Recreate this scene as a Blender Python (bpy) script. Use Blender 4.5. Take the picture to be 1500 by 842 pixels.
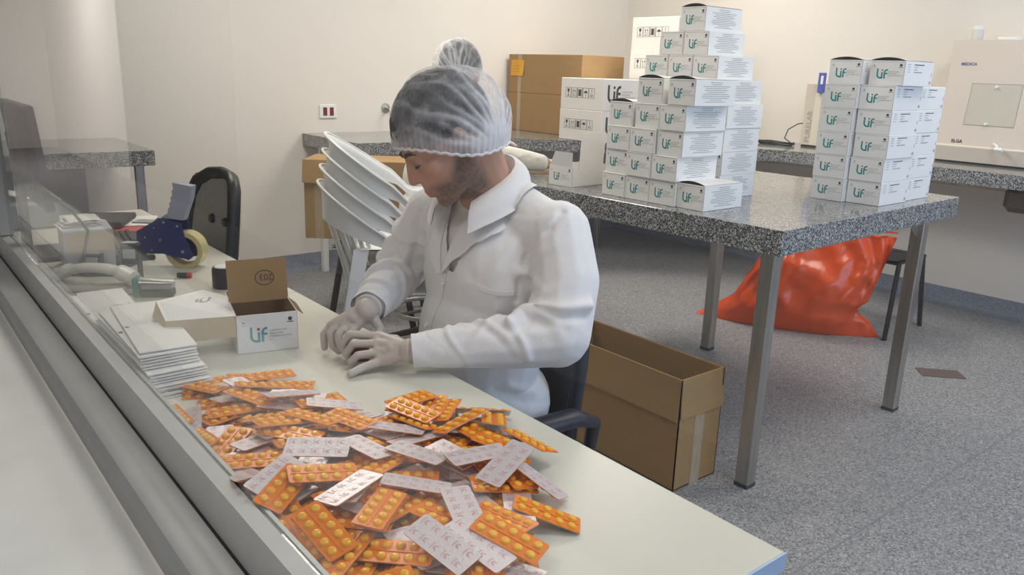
import bpy, math, random
import numpy as np
from mathutils import Vector, Matrix, Quaternion, Euler
from mathutils import noise as mnoise

for _o in list(bpy.data.objects):
    bpy.data.objects.remove(_o)
scene = bpy.context.scene
col = scene.collection
R = math.radians

# ------------------------------------------------------------------ camera
# room axes: +X away from the corridor window, +Y along it to the far wall, +Z up (metres)
CAM_R = ((0.77752138, -0.62804174, 0.0320012),      # image right
         (-0.14073241, -0.22337409, -0.96451978),   # image down
         (0.61290692, 0.74543115, -0.26206396))     # view direction
cam = bpy.data.cameras.new('camera')
cam.sensor_width = 36.0
cam.lens = 1170.77 * 36.0 / 1500.0
cam.clip_start = 0.02
cam_o = bpy.data.objects.new('camera', cam)
m = Matrix.Identity(4)
for i in range(3):
    m[i][0], m[i][1], m[i][2] = CAM_R[0][i], -CAM_R[1][i], -CAM_R[2][i]
m[2][3] = 1.36
cam_o.matrix_world = m
col.objects.link(cam_o)
scene.camera = cam_o

# ------------------------------------------------------------------ world, lights, exposure
world = bpy.data.worlds.new('world')
scene.world = world
world.use_nodes = True
bg = world.node_tree.nodes['Background']
bg.inputs[0].default_value = (0.62, 0.75, 1.0, 1)
bg.inputs[1].default_value = 1.0
scene.view_settings.view_transform = 'Standard'
scene.view_settings.look = 'None'
scene.view_settings.exposure = -0.36
scene.view_settings.gamma = 1.0
scene.view_settings.use_curve_mapping = False


def area(name, loc, rot, sx, sy, power, color):
    l = bpy.data.lights.new(name, 'AREA')
    l.shape = 'RECTANGLE'
    l.size, l.size_y = sx, sy
    l.energy = power
    l.color = color
    o = bpy.data.objects.new(name, l)
    o.location = loc
    o.rotation_euler = rot
    col.objects.link(o)
    return o


WARM = (1.0, 0.915, 0.82)
CEIL_LIGHTS = [(1.6, 3.5, 41.0), (3.9, 3.6, 41.0), (1.6, 0.6, 11.0), (3.9, 1.0, 21.0)]
for _x, _y, _p in CEIL_LIGHTS:
    area('ceiling_lamp_light', (_x, _y, 2.70), (0, 0, 0), 1.15, 0.55, _p, WARM)
# daylight through the window in the near end wall
area('daylight', (3.1, -1.62, 1.65), (R(90), 0, 0), 3.4, 1.5, 54.0, (0.44, 0.65, 1.0))
# corridor lamps
area('corridor_lamp_light', (-0.75, 0.9, 2.55), (0, 0, 0), 0.5, 1.1, 17.0, (1.0, 0.92, 0.88))
area('corridor_lamp_light', (-0.75, 11.0, 2.55), (0, 0, 0), 0.5, 1.1, 52.0, (1.0, 0.94, 0.92))  # unseen lamp added so the corridor end reflects as haze in the glass


# ------------------------------------------------------------------ helpers
def tag(o, label=None, cat=None, group=None, kind=None):
    if label: o['label'] = label
    if cat: o['category'] = cat
    if group: o['group'] = group
    if kind: o['kind'] = kind
    return o


def thing(name, label, cat, loc=(0, 0, 0), rz=0.0, group=None):
    o = bpy.data.objects.new(name, None)
    o.empty_display_size = 0.05
    col.objects.link(o)
    o.location = loc
    o.rotation_euler = (0, 0, rz)
    return tag(o, label, cat, group)


def dup(root, loc, rz=None, label=None, group=None):
    r = root.copy()
    col.objects.link(r)
    r.location = loc
    if rz is not None: r.rotation_euler = (0, 0, rz)
    if label: r['label'] = label
    if group: r['group'] = group
    for ch in list(root.children):
        c = ch.copy(); col.objects.link(c); c.parent = r
        for g in list(ch.children):
            d = g.copy(); col.objects.link(d); d.parent = c
    return r


def T(x=0, y=0, z=0):
    return Matrix.Translation((x, y, z))


def Rz(a):
    return Matrix.Rotation(a, 4, 'Z')


def Rx(a):
    return Matrix.Rotation(a, 4, 'X')


def Ry(a):
    return Matrix.Rotation(a, 4, 'Y')


class MB:
    """collects geometry, then links it as one mesh object"""
    def __init__(self):
        self.v, self.f, self.m = [], [], []

    def add(self, vs, fs, mat=0, M=None):
        n = len(self.v)
        if M is not None:
            vs = [M @ Vector(p) for p in vs]
        self.v += [tuple(p) for p in vs]
        self.f += [tuple(n + i for i in f) for f in fs]
        self.m += [mat] * len(fs)
        return self

    def box(self, x0, x1, y0, y1, z0, z1, mat=0, M=None, c=0.0):
        if c <= 0:
            vs = [(x, y, z) for x in (x0, x1) for y in (y0, y1) for z in (z0, z1)]
            fs = [(0, 1, 3, 2), (4, 6, 7, 5), (0, 4, 5, 1), (2, 3, 7, 6), (0, 2, 6, 4), (1, 5, 7, 3)]
            return self.add(vs, fs, mat, M)
        vs, idx = [], {}
        lo, hi = (x0, y0, z0), (x1, y1, z1)
        for sx in (0, 1):
            for sy in (0, 1):
                for sz in (0, 1):
                    s = (sx, sy, sz)
                    for ax in range(3):
                        p = []
                        for k in range(3):
                            e = hi[k] if s[k] else lo[k]
                            p.append(e if k == ax else e + (-c if s[k] else c))
                        idx[s + (ax,)] = len(vs)
                        vs.append(tuple(p))
        fs = []
        for ax in range(3):
            a, b = [k for k in range(3) if k != ax]
            for s in (0, 1):
                q = []
                for (u, w) in ((0, 0), (1, 0), (1, 1), (0, 1)):
                    k = [0, 0, 0]; k[ax] = s; k[a] = u; k[b] = w
                    q.append(idx[tuple(k) + (ax,)])
                fs.append(tuple(q))
        for ax in range(3):            # edges running along ax
            a, b = [k for k in range(3) if k != ax]
            for u in (0, 1):
                for w in (0, 1):
                    k0 = [0, 0, 0]; k0[a] = u; k0[b] = w
                    k1 = list(k0); k1[ax] = 1
                    fs.append((idx[tuple(k0) + (a,)], idx[tuple(k1) + (a,)], idx[tuple(k1) + (b,)], idx[tuple(k0) + (b,)]))
        for sx in (0, 1):
            for sy in (0, 1):
                for sz in (0, 1):
                    fs.append(tuple(idx[(sx, sy, sz, k)] for k in range(3)))
        return self.add(vs, fs, mat, M)

    def prism(self, poly, z0, z1, mat=0, M=None):
        n = len(poly)
        vs = [(x, y, z0) for x, y in poly] + [(x, y, z1) for x, y in poly]
        fs = [tuple(range(n))[::-1], tuple(range(n, 2 * n))]
        fs += [(i, (i + 1) % n, n + (i + 1) % n, n + i) for i in range(n)]
        return self.add(vs, fs, mat, M)

    def tube(self, pts, r, n=8, mat=0, M=None, closed=False, caps=True, flat=1.0):
        pts = [Vector(p) for p in pts]
        k = len(pts)
        rs = list(r) if hasattr(r, '__len__') else [r] * k
        vs, fs = [], []
        up = None
        for i, p in enumerate(pts):
            a = pts[i - 1] if (i > 0 or closed) else p
            b = pts[(i + 1) % k] if (i < k - 1 or closed) else p
            t = (b - a).normalized() if (b - a).length > 1e-9 else Vector((0, 0, 1))
            if up is None:
                up = Vector((0, 0, 1)) if abs(t.z) < 0.9 else Vector((1, 0, 0))
            s = t.cross(up)
            if s.length < 1e-6: s = t.orthogonal()
            s.normalize()
            up = s.cross(t).normalized()
            for j in range(n):
                an = 2 * math.pi * j / n
                vs.append(p + s * math.cos(an) * rs[i] + up * math.sin(an) * rs[i] * flat)
        for i in range(k if closed else k - 1):
            for j in range(n):
                a, b = i * n + j, i * n + (j + 1) % n
                c, d = ((i + 1) % k) * n + (j + 1) % n, ((i + 1) % k) * n + j
                fs.append((a, b, c, d))
        if caps and not closed:
            fs.append(tuple(range(n))[::-1])
            fs.append(tuple((k - 1) * n + j for j in range(n)))
        return self.add(vs, fs, mat, M)

    def lathe(self, prof, n=24, mat=0, M=None):
        vs, fs, rows = [], [], []
        for r, z in prof:
            if r < 1e-6:
                rows.append([len(vs)]); vs.append((0, 0, z))
            else:
                rows.append(list(range(len(vs), len(vs) + n)))
                vs += [(r * math.cos(2 * math.pi * j / n), r * math.sin(2 * math.pi * j / n), z) for j in range(n)]
        for a, b in zip(rows, rows[1:]):
            for j in range(n):
                k = (j + 1) % n
                if len(a) == 1 and len(b) == 1: continue
                if len(a) == 1: fs.append((a[0], b[k], b[j]))
                elif len(b) == 1: fs.append((a[j], a[k], b[0]))
                else: fs.append((a[j], a[k], b[k], b[j]))
        return self.add(vs, fs, mat, M)

    def grid(self, fn, nu, nv, mat=0, M=None, cu=False, cv=False):
        vs = [fn(u / (nu if cu else nu - 1), v / (nv if cv else nv - 1)) for u in range(nu) for v in range(nv)]
        fs = []
        for u in range(nu if cu else nu - 1):
            for v in range(nv if cv else nv - 1):
                a, b = u * nv + v, u * nv + (v + 1) % nv
                c, d = ((u + 1) % nu) * nv + (v + 1) % nv, ((u + 1) % nu) * nv + v
                fs.append((a, b, c, d))
        return self.add(vs, fs, mat, M)

    def stroke(self, pts, w, mat=0, M=None, closed=False):
        """flat ribbon of width w along a 2-D polyline (z = 0)"""
        pts = [Vector((p[0], p[1])) for p in pts]
        k = len(pts)
        vs, fs = [], []
        for i, p in enumerate(pts):
            a = pts[i - 1] if (i > 0 or closed) else p
            b = pts[(i + 1) % k] if (i < k - 1 or closed) else p
            t = (b - a).normalized()
            n = Vector((-t.y, t.x)) * w / 2
            vs += [(p.x + n.x, p.y + n.y, 0), (p.x - n.x, p.y - n.y, 0)]
        for i in range(k if closed else k - 1):
            j = (i + 1) % k
            fs.append((2 * i, 2 * i + 1, 2 * j + 1, 2 * j))
        return self.add(vs, fs, mat, M)

    def poly(self, pts, mat=0, M=None):
        return self.add([(p[0], p[1], 0) for p in pts], [tuple(range(len(pts)))], mat, M)

    def disc(self, x, y, r, n=14, mat=0, M=None):
        return self.poly([(x + r * math.cos(2 * math.pi * i / n), y + r * math.sin(2 * math.pi * i / n)) for i in range(n)], mat, M)

    def text(self, s, size, mat=0, M=None, align='LEFT', bold=0.0):
        c = bpy.data.curves.new('lettering', 'FONT')
        c.body = s; c.size = size; c.align_x = align; c.resolution_u = 2; c.offset = bold
        o = bpy.data.objects.new('lettering', c)
        me = o.to_mesh()
        vs = [tuple(v.co) for v in me.vertices]
        fs = [tuple(p.vertices) for p in me.polygons]
        o.to_mesh_clear()
        bpy.data.objects.remove(o); bpy.data.curves.remove(c)
        return self.add(vs, fs, mat, M)

    def mesh(self, name, mats, smooth=35):
        me = bpy.data.meshes.new(name)
        me.from_pydata(self.v, [], self.f)
        for mt in (mats if isinstance(mats, (list, tuple)) else [mats]):
            me.materials.append(mt)
        me.polygons.foreach_set('material_index', self.m)
        if smooth:
            me.polygons.foreach_set('use_smooth', [True] * len(me.polygons))
            me.set_sharp_from_angle(angle=R(smooth))
        me.update()
        return me

    def build(self, name, mats, parent=None, smooth=35, fix=False):
        me = self.mesh(name, mats, smooth)
        if fix:
            import bmesh
            b = bmesh.new(); b.from_mesh(me)
            bmesh.ops.recalc_face_normals(b, faces=b.faces)
            b.to_mesh(me); b.free()
        return link(name, me, parent)


def link(name, me, parent=None, M=None):
    o = bpy.data.objects.new(name, me)
    col.objects.link(o)
    if parent is not None: o.parent = parent
    if M is not None: o.matrix_basis = M
    return o


def structure(o):
    o['kind'] = 'structure'
    return o


# ------------------------------------------------------------------ materials
def srgb(r, g, b):
    f = lambda c: (c / 255 / 12.92) if c / 255 <= 0.04045 else ((c / 255 + 0.055) / 1.055) ** 2.4
    return (f(r), f(g), f(b), 1.0)


def pm(name, c, rough=0.5, metal=0.0, spec=0.5, var=0.0, vs=6.0, bump=0.0, bs=60.0, coat=0.0, trans=0.0, sheen=0.0, sss=0.0, stretch=None):
    mt = bpy.data.materials.new(name)
    mt.use_nodes = True
    nt = mt.node_tree
    b = nt.nodes['Principled BSDF']
    c = tuple(c) if len(c) == 4 else tuple(c) + (1.0,)
    b.inputs['Base Color'].default_value = c
    b.inputs['Roughness'].default_value = rough
    b.inputs['Metallic'].default_value = metal
    b.inputs['Specular IOR Level'].default_value = spec
    b.inputs['Coat Weight'].default_value = coat
    b.inputs['Transmission Weight'].default_value = trans
    b.inputs['Sheen Weight'].default_value = sheen
    b.inputs['Subsurface Weight'].default_value = sss
    if sss:
        b.inputs['Subsurface Radius'].default_value = (0.012, 0.005, 0.003)
        b.inputs['Subsurface Scale'].default_value = 1.0
    if var or bump:
        tc = nt.nodes.new('ShaderNodeTexCoord')
        src = tc.outputs['Object']
        if stretch:
            mp = nt.nodes.new('ShaderNodeMapping')
            mp.inputs['Scale'].default_value = stretch
            nt.links.new(src, mp.inputs[0]); src = mp.outputs[0]
    if var:
        n = nt.nodes.new('ShaderNodeTexNoise')
        n.inputs['Scale'].default_value = vs
        n.inputs['Detail'].default_value = 5
        nt.links.new(src, n.inputs['Vector'])
        mr = nt.nodes.new('ShaderNodeMapRange')
        mr.inputs[1].default_value, mr.inputs[2].default_value = 0.3, 0.7
        mr.inputs[3].default_value, mr.inputs[4].default_value = 1 - var, 1 + var
        nt.links.new(n.outputs[0], mr.inputs[0])
        mx = nt.nodes.new('ShaderNodeVectorMath'); mx.operation = 'SCALE'
        mx.inputs[0].default_value = c[:3]
        nt.links.new(mr.outputs[0], mx.inputs['Scale'])
        nt.links.new(mx.outputs[0], b.inputs['Base Color'])
    if bump:
        n2 = nt.nodes.new('ShaderNodeTexNoise')
        n2.inputs['Scale'].default_value = bs
        n2.inputs['Detail'].default_value = 4
        nt.links.new(src, n2.inputs['Vector'])
        bp = nt.nodes.new('ShaderNodeBump')
        bp.inputs['Strength'].default_value = bump
        bp.inputs['Distance'].default_value = 0.01
        nt.links.new(n2.outputs[0], bp.inputs['Height'])
        nt.links.new(bp.outputs[0], b.inputs['Normal'])
    return mt


def speckle(name, cols, scale, rough, spec=0.5, coat=0.0):
    """cols: list of (position, colour); random colour per small grain"""
    mt = bpy.data.materials.new(name)
    mt.use_nodes = True
    nt = mt.node_tree
    b = nt.nodes['Principled BSDF']
    b.inputs['Roughness'].default_value = rough
    b.inputs['Specular IOR Level'].default_value = spec
    b.inputs['Coat Weight'].default_value = coat
    b.inputs['Coat Roughness'].default_value = 0.03
    tc = nt.nodes.new('ShaderNodeTexCoord')
    vo = nt.nodes.new('ShaderNodeTexVoronoi')
    vo.inputs['Scale'].default_value = scale
    nt.links.new(tc.outputs['Object'], vo.inputs['Vector'])
    sp = nt.nodes.new('ShaderNodeSeparateColor')
    nt.links.new(vo.outputs['Color'], sp.inputs[0])
    cr = nt.nodes.new('ShaderNodeValToRGB')
    cr.color_ramp.interpolation = 'CONSTANT'
    e = cr.color_ramp.elements
    while len(e) > 1: e.remove(e[-1])
    e[0].position, e[0].color = cols[0]
    for p, c in cols[1:]:
        k = e.new(p); k.color = c
    nt.links.new(sp.outputs[0], cr.inputs[0])
    nt.links.new(cr.outputs[0], b.inputs['Base Color'])
    return mt


M = {}
M['wall'] = pm('wall_paint', (0.83, 0.785, 0.725), 0.6, spec=0.3, var=0.015, vs=1.5, bump=0.04, bs=180)
M['ceiling'] = pm('ceiling_paint', (0.82, 0.81, 0.78), 0.8)
M['floor'] = speckle('speckled_vinyl', [(0, (0.15, 0.155, 0.17, 1)), (0.18, (0.235, 0.24, 0.25, 1)), (0.5, (0.31, 0.31, 0.315, 1)), (0.82, (0.42, 0.41, 0.41, 1))], 190, 0.42, 0.35)
M['cove'] = speckle('cove_vinyl', [(0, (0.19, 0.22, 0.28, 1)), (0.4, (0.26, 0.29, 0.35, 1)), (0.8, (0.33, 0.36, 0.42, 1))], 210, 0.45, 0.35)
M['seam'] = pm('seam_grey', (0.23, 0.235, 0.24), 0.6)
M['granite'] = speckle('granite', [(0, (0.035, 0.038, 0.042, 1)), (0.3, (0.14, 0.145, 0.15, 1)), (0.52, (0.27, 0.275, 0.28, 1)), (0.8, (0.52, 0.52, 0.50, 1))], 260, 0.11, 0.6)
M['steel'] = pm('stainless_steel', (0.50, 0.48, 0.45), 0.34, 1.0, var=0.12, vs=9, stretch=(6, 6, 0.6))
M['white_metal'] = pm('white_enamel', (0.74, 0.74, 0.72), 0.35)
M['black_metal'] = pm('black_metal', (0.012, 0.012, 0.014), 0.38)
M['laminate'] = pm('cream_laminate', (0.68, 0.665, 0.575), 0.33, spec=0.4, var=0.015, vs=3)
M['edge_daylight'] = pm('daylight_blue', (0.42, 0.56, 0.76), 0.4)  # blue of the daylight put into the end face's colour
M['alu'] = pm('painted_aluminium', (0.44, 0.45, 0.43), 0.38, spec=0.5, var=0.05, vs=14)
M['alu_dark'] = pm('profile_grey', (0.26, 0.27, 0.265), 0.42, var=0.06, vs=10)
M['slot_shade'] = pm('slot_shade_black', (0.012, 0.012, 0.013), 0.7)
M['sill'] = pm('sill_stone', (0.62, 0.63, 0.60), 0.5, var=0.05, vs=5, bump=0.05, bs=30)
M['card'] = pm('white_cardboard', (0.86, 0.845, 0.815), 0.5, spec=0.35, var=0.012, vs=9)
M['card_white'] = pm('white_corrugated', (0.81, 0.785, 0.75), 0.6, var=0.02, vs=6)
M['card_in'] = pm('grey_card_inside', (0.50, 0.50, 0.49), 0.7)
M['kraft'] = pm('kraft_cardboard', (0.385, 0.24, 0.108), 0.75, spec=0.25, var=0.05, vs=7, bump=0.05, bs=90, stretch=(1, 1, 6))
M['kraft_pale'] = pm('kraft_lining', (0.56, 0.44, 0.29), 0.75, spec=0.25, var=0.03, vs=9)
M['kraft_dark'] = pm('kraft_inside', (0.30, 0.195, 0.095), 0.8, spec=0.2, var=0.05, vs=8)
M['tape'] = pm('clear_tape_on_card', (0.47, 0.36, 0.235), 0.18, spec=0.6, var=0.1, vs=14, stretch=(6, 6, 1))
M['teal'] = pm('teal_print', (0.018, 0.285, 0.27), 0.5)
M['teal_grey'] = pm('pale_teal_print', (0.13, 0.36, 0.38), 0.5)
M['red_print'] = pm('red_print', (0.62, 0.06, 0.07), 0.5)
M['grey_print'] = pm('grey_print', (0.34, 0.34, 0.34), 0.6)
M['dark_print'] = pm('dark_print', (0.055, 0.05, 0.055), 0.6)
M['plastic_white'] = pm('white_plastic', (0.88, 0.88, 0.86), 0.32, spec=0.45)
M['black_plastic'] = pm('black_plastic', (0.018, 0.018, 0.02), 0.42)
M['dark_plastic'] = pm('dark_grey_plastic', (0.05, 0.055, 0.06), 0.45)
M['navy'] = pm('navy_plastic', (0.016, 0.02, 0.038), 0.42)
M['gap'] = pm('slit_shade', (0.02, 0.018, 0.017), 0.9)  # shade of the lid slits put into the colour


def glass_mat():
    mt = bpy.data.materials.new('window_glass')
    mt.use_nodes = True
    nt = mt.node_tree
    nt.nodes.clear()
    out = nt.nodes.new('ShaderNodeOutputMaterial')
    mix = nt.nodes.new('ShaderNodeMixShader')
    tr = nt.nodes.new('ShaderNodeBsdfTransparent')
    tr.inputs[0].default_value = (0.965, 0.975, 0.968, 1)
    gl = nt.nodes.new('ShaderNodeBsdfGlossy')
    gl.inputs['Roughness'].default_value = 0.0
    fr = nt.nodes.new('ShaderNodeFresnel')
    geo = nt.nodes.new('ShaderNodeNewGeometry')
    mr = nt.nodes.new('ShaderNodeMapRange')        # glass seen from outside and from inside the pane
    mr.inputs[3].default_value, mr.inputs[4].default_value = 1.45, 1 / 1.45
    nt.links.new(geo.outputs['Backfacing'], mr.inputs[0])
    nt.links.new(mr.outputs[0], fr.inputs['IOR'])
    nt.links.new(fr.outputs[0], mix.inputs[0])
    nt.links.new(tr.outputs[0], mix.inputs[1])
    nt.links.new(gl.outputs[0], mix.inputs[2])
    nt.links.new(mix.outputs[0], out.inputs[0])
    return mt


M['glass'] = glass_mat()


def emit(name, c, s):
    mt = bpy.data.materials.new(name)
    mt.use_nodes = True
    b = mt.node_tree.nodes['Principled BSDF']
    b.inputs['Base Color'].default_value = (0.8, 0.8, 0.8, 1)
    b.inputs['Emission Color'].default_value = tuple(c) + (1,)
    b.inputs['Emission Strength'].default_value = s
    return mt


M['lamp'] = emit('lamp_diffuser', (1.0, 0.95, 0.88), 6.0)

# ------------------------------------------------------------------ the setting
XR, YB, YN, ZC = 5.33, 5.03, -1.60, 2.75       # right wall, back wall, near wall, ceiling
XW = 0.40                                       # room face of the window wall

b = MB(); b.box(-1.9, XR + .2, YN - .2, 14.2, -.1, 0)
structure(b.build('floor', M['floor']))
b = MB(); b.box(XW - .25, XR + .2, YN - .2, YB + .2, ZC, ZC + .1)
structure(b.build('ceiling', M['ceiling']))
b = MB(); b.box(XW - .25, XR + .2, YB, YB + .15, 0, ZC)
structure(b.build('wall_back', M['wall']))
b = MB(); b.box(XR, XR + .15, YN, YB, 0, ZC)
structure(b.build('wall_right', M['wall']))
# near end wall with its daylight window (behind the camera's view)
b = MB()
b.box(XW - .25, 1.3, YN - .15, YN, 0, ZC); b.box(4.9, XR + .15, YN - .15, YN, 0, ZC)
b.box(1.3, 4.9, YN - .15, YN, 0, .85); b.box(1.3, 4.9, YN - .15, YN, 2.45, ZC)
structure(b.build('wall_front', M['wall']))

# corridor on the photographer's side
b = MB()
b.box(-1.85, -1.70, -2.0, 6.5, 0, 2.7); b.box(-1.85, -1.70, 9.9, 14.0, 0, 2.7); b.box(-1.85, -1.7, 6.5, 9.9, 2.3, 2.7)
structure(b.build('wall_corridor', pm('corridor_paint', (0.66, 0.63, 0.61), 0.7)))
b = MB(); b.box(-1.85, -1.72, 6.5, 9.9, 0, 2.3)  # unseen dark panel added, its edges placed for the glass reflection
structure(b.build('reflected_dark_panel', pm('reflected_dark_paint', (0.05, 0.045, 0.042), 0.5)))
b = MB(); b.box(-1.85, .25, 14.0, 14.15, 0, 2.7)
structure(b.build('wall_corridor_end', pm('corridor_end_paint', (0.70, 0.68, 0.66), 0.7)))
b = MB(); b.box(-1.85, .15, -2.0, 14.15, 2.62, 2.7)
structure(b.build('ceiling_corridor', M['ceiling']))

# window wall: parapet, lintel, pier beyond the last post
b = MB()
b.box(.235, XW, YN, 14.0, 0, .705); b.box(.235, XW, YN, 14.0, 2.25, ZC); b.box(.235, XW, 4.7, 14.0, .705, 2.25)
b.box(.235, XW, YN, -.9, .705, 2.25)
structure(b.build('wall_window', M['wall']))
b = MB(); b.box(-.02, .238, -1.2, 5.5, .655, .70, c=.003)
structure(b.build('trim_1', M['sill']))

wf = bpy.data.objects.new('window_1', None); col.objects.link(wf); structure(wf)
Y0, Y1 = -.9, 4.7
b = MB()                                        # outer frame: track profile
pts = [(.236, .705), (.236, .738), (.246, .748), (.262, .750), (.276, .744), (.290, .742), (.301, .744), (.301, .705)]
b.add([(x, y, z) for y in (Y0, Y1) for x, z in pts],
      [tuple(range(8)), tuple(range(15, 7, -1))] + [(i, (i + 1) % 8, 8 + (i + 1) % 8, 8 + i) for i in range(8)])
b.build('outer_track', M['alu_dark'], wf, fix=True)
b = MB(); b.box(.301, .309, Y0, Y1, .705, .737)  # solid strip in the open slot, its shade painted black
b.build('track_gap', M['slot_shade'], wf)
b = MB()                                        # sash bottom rail: dark outer side, pale bevelled top
pts = [(.309, .705), (.309, .741), (.3255, .778), (.3265, .781), (.3495, .783), (.3495, .775), (.3575, .775), (.3575, .779), (.3635, .779), (.3635, .705)]
n = len(pts)
b.add([(x, y, z) for y in (Y0, Y1) for x, z in pts],
      [tuple(range(n)), tuple(range(2 * n - 1, n - 1, -1))] + [(i, (i + 1) % n, n + (i + 1) % n, n + i) for i in range(n)])
b.build('sash_bottom_rail', M['alu'], wf, fix=True)
b = MB(); b.box(.309, .3635, Y0, Y1, 2.18, 2.25)
b.build('sash_top_rail', M['alu'], wf)
for yy in (3.03, -.88, 4.64):
    b = MB(); b.box(.322, .3635, yy, yy + .06, .783, 2.18, c=.004)
    b.build('sash_post', M['alu'], wf)
for ya, yb in ((-.82, 3.03), (3.09, 4.64)):
    b = MB(); b.box(.351, .356, ya, yb, .777, 2.19)
    b.build('glass_pane', M['glass'], wf)

# coved vinyl baseboards and floor seam
def cove(name, ax):
    prof = [(0, .105), (.006, .105), (.006, .03), (.012, .012), (.03, .0015), (.035, 0), (0, 0)]
    vs, L = [], []
    lo, hi = (XW, XR) if ax == 'back' else (YN, YB)
    for e in (lo, hi):
        for d, z in prof:
            vs.append((e, YB - d, z) if ax == 'back' else (XR - d, e, z))
    n = len(prof)
    fs = [(i, (i + 1) % n, n + (i + 1) % n, n + i) for i in range(n)] + [tuple(range(n)), tuple(range(2 * n - 1, n - 1, -1))]
    b = MB(); b.add(vs, fs)
    structure(b.build(name, M['cove'], fix=True))
cove('baseboard_back', 'back'); cove('baseboard_right', 'right')
b = MB(); b.box(XW, XR, 1.012, 1.018, 0, .0012)
structure(b.build('trim_2', M['seam']))

# ceiling lamps (lit panels; above the picture)
for i, (x, y, _p) in enumerate(CEIL_LIGHTS):
    t = thing('ceiling_light', ('ceiling light panel above the far end of the desks', 'ceiling light panel above the corner counter', 'ceiling light panel above the near end of the desk', 'ceiling light panel above the near right floor')[i], 'light', (x, y, ZC), 0, 'ceiling light panels')
    b = MB()
    for a in ((-.62, .62, -.32, -.29), (-.62, .62, .29, .32), (-.62, -.59, -.29, .29), (.59, .62, -.29, .29)):
        b.box(*a, -.03, 0)
    b.build('frame', M['white_metal'], t)
    b = MB(); b.box(-.59, .59, -.29, .29, -.02, -.012)
    b.build('diffuser', M['lamp'], t)

# wall fittings
t = thing('wall_socket', 'white double wall switch plate with two dark red inserts on the back wall', 'switch', (2.487, YB, 1.055))
b = MB(); b.box(-.062, .062, -.012, 0, -.045, .045, c=.004); b.build('plate', M['plastic_white'], t)
for x in (-.024, .024):
    b = MB(); b.box(x - .014, x + .014, -.016, -.011, -.027, .027, c=.002)
    b.build('rocker', pm('dark_red_plastic', (0.19, 0.012, 0.018), 0.35), t)
b = MB(); b.box(-.007, .007, -.015, -.011, -.027, .027, c=.001); b.build('centre_strip', M['plastic_white'], t)

t = thing('wall_tap', 'small chrome wall tap half hidden behind the hairnet of the seated worker', 'tap', (2.93, YB, 1.075))
b = MB(); b.lathe([(0, 0), (.035, 0), (.033, .008), (.012, .012), (.012, .05), (0, .05)], 16, M=Rx(R(90)))
b.build('flange', M['steel'], t)
b = MB(); b.tube([(0, -.05, 0), (.0, -.07, .0), (-.0, -.08, -.03)], .011, 10); b.build('spout', M['steel'], t)

b = MB()
dq = [(3.875, 1.575), (3.955, 1.485), (4.075, 1.425), (3.99, 1.52)]
t = thing('floor_drain', 'flat brown metal floor drain cover beside the right table leg', 'drain', (3.955, 1.50, 0), R(-46))
b.box(-.10, .10, -.055, .055, 0, .004, c=.0015); b.build('cover', pm('drain_brown', (0.13, 0.095, 0.085), 0.5), t)

# ------------------------------------------------------------------ granite counters
ZT = .915
t = thing('corner_counter', 'grey granite counter running round the far corner of the room', 'counter')
b = MB()
poly = [(2.30, 4.27), (3.42, 4.27), (3.80, 3.97), (4.45, 3.32), (4.68, 2.95), (4.68, -.4), (XR - .002, -.4), (XR - .002, YB - .002), (2.30, YB - .002)]
b.prism(poly, ZT - .075, ZT)
b.build('worktop', M['granite'], t)
b = MB(); b.box(2.345, 2.385, 4.86, 4.90, 0, ZT - .076, c=.003); b.build('leg', M['white_metal'], t)
b = MB(); b.box(4.52, 4.56, 4.45, 4.49, 0, ZT - .076, c=.003); b.build('leg', M['steel'], t)
b = MB(); b.box(3.40, 3.44, 4.85, 4.89, 0, ZT - .076, c=.003); b.build('leg', M['steel'], t)
b = MB(); b.box(4.72, 4.76, -.2, -.16, 0, ZT - .076, c=.003); b.build('leg', M['steel'], t)
b = MB(); b.box(5.29, XR - .003, .2, 4.2, ZT - .16, ZT - .076); b.build('wall_rail', M['steel'], t)
b = MB()
b.box(4.82, 5.20, 1.25, 1.68, .70, ZT - .0755, c=.03); b.build('sink_bowl', pm('brown_steel', (0.16, 0.125, 0.115), 0.35, 0.6), t)

t = thing('far_counter', 'grey granite counter with a steel leg behind the computer monitor', 'counter')
b = MB(); b.box(.42, 1.16, 4.27, YB - .002, ZT - .075, ZT, c=.002); b.build('worktop', M['granite'], t)
b = MB(); b.box(1.075, 1.115, 4.31, 4.35, 0, ZT - .076, c=.003); b.build('leg', M['steel'], t)
b = MB(); b.box(.44, .96, 4.90, 4.93, .02, ZT - .076); b.build('grey_sheet', pm('plain_grey', (0.33, 0.34, 0.34), 0.6), t)  # flat grey sheet under the back of the worktop
b = MB(); b.box(.45, .49, 4.31, 4.35, 0, ZT - .076, c=.003); b.build('leg', M['steel'], t)

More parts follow.
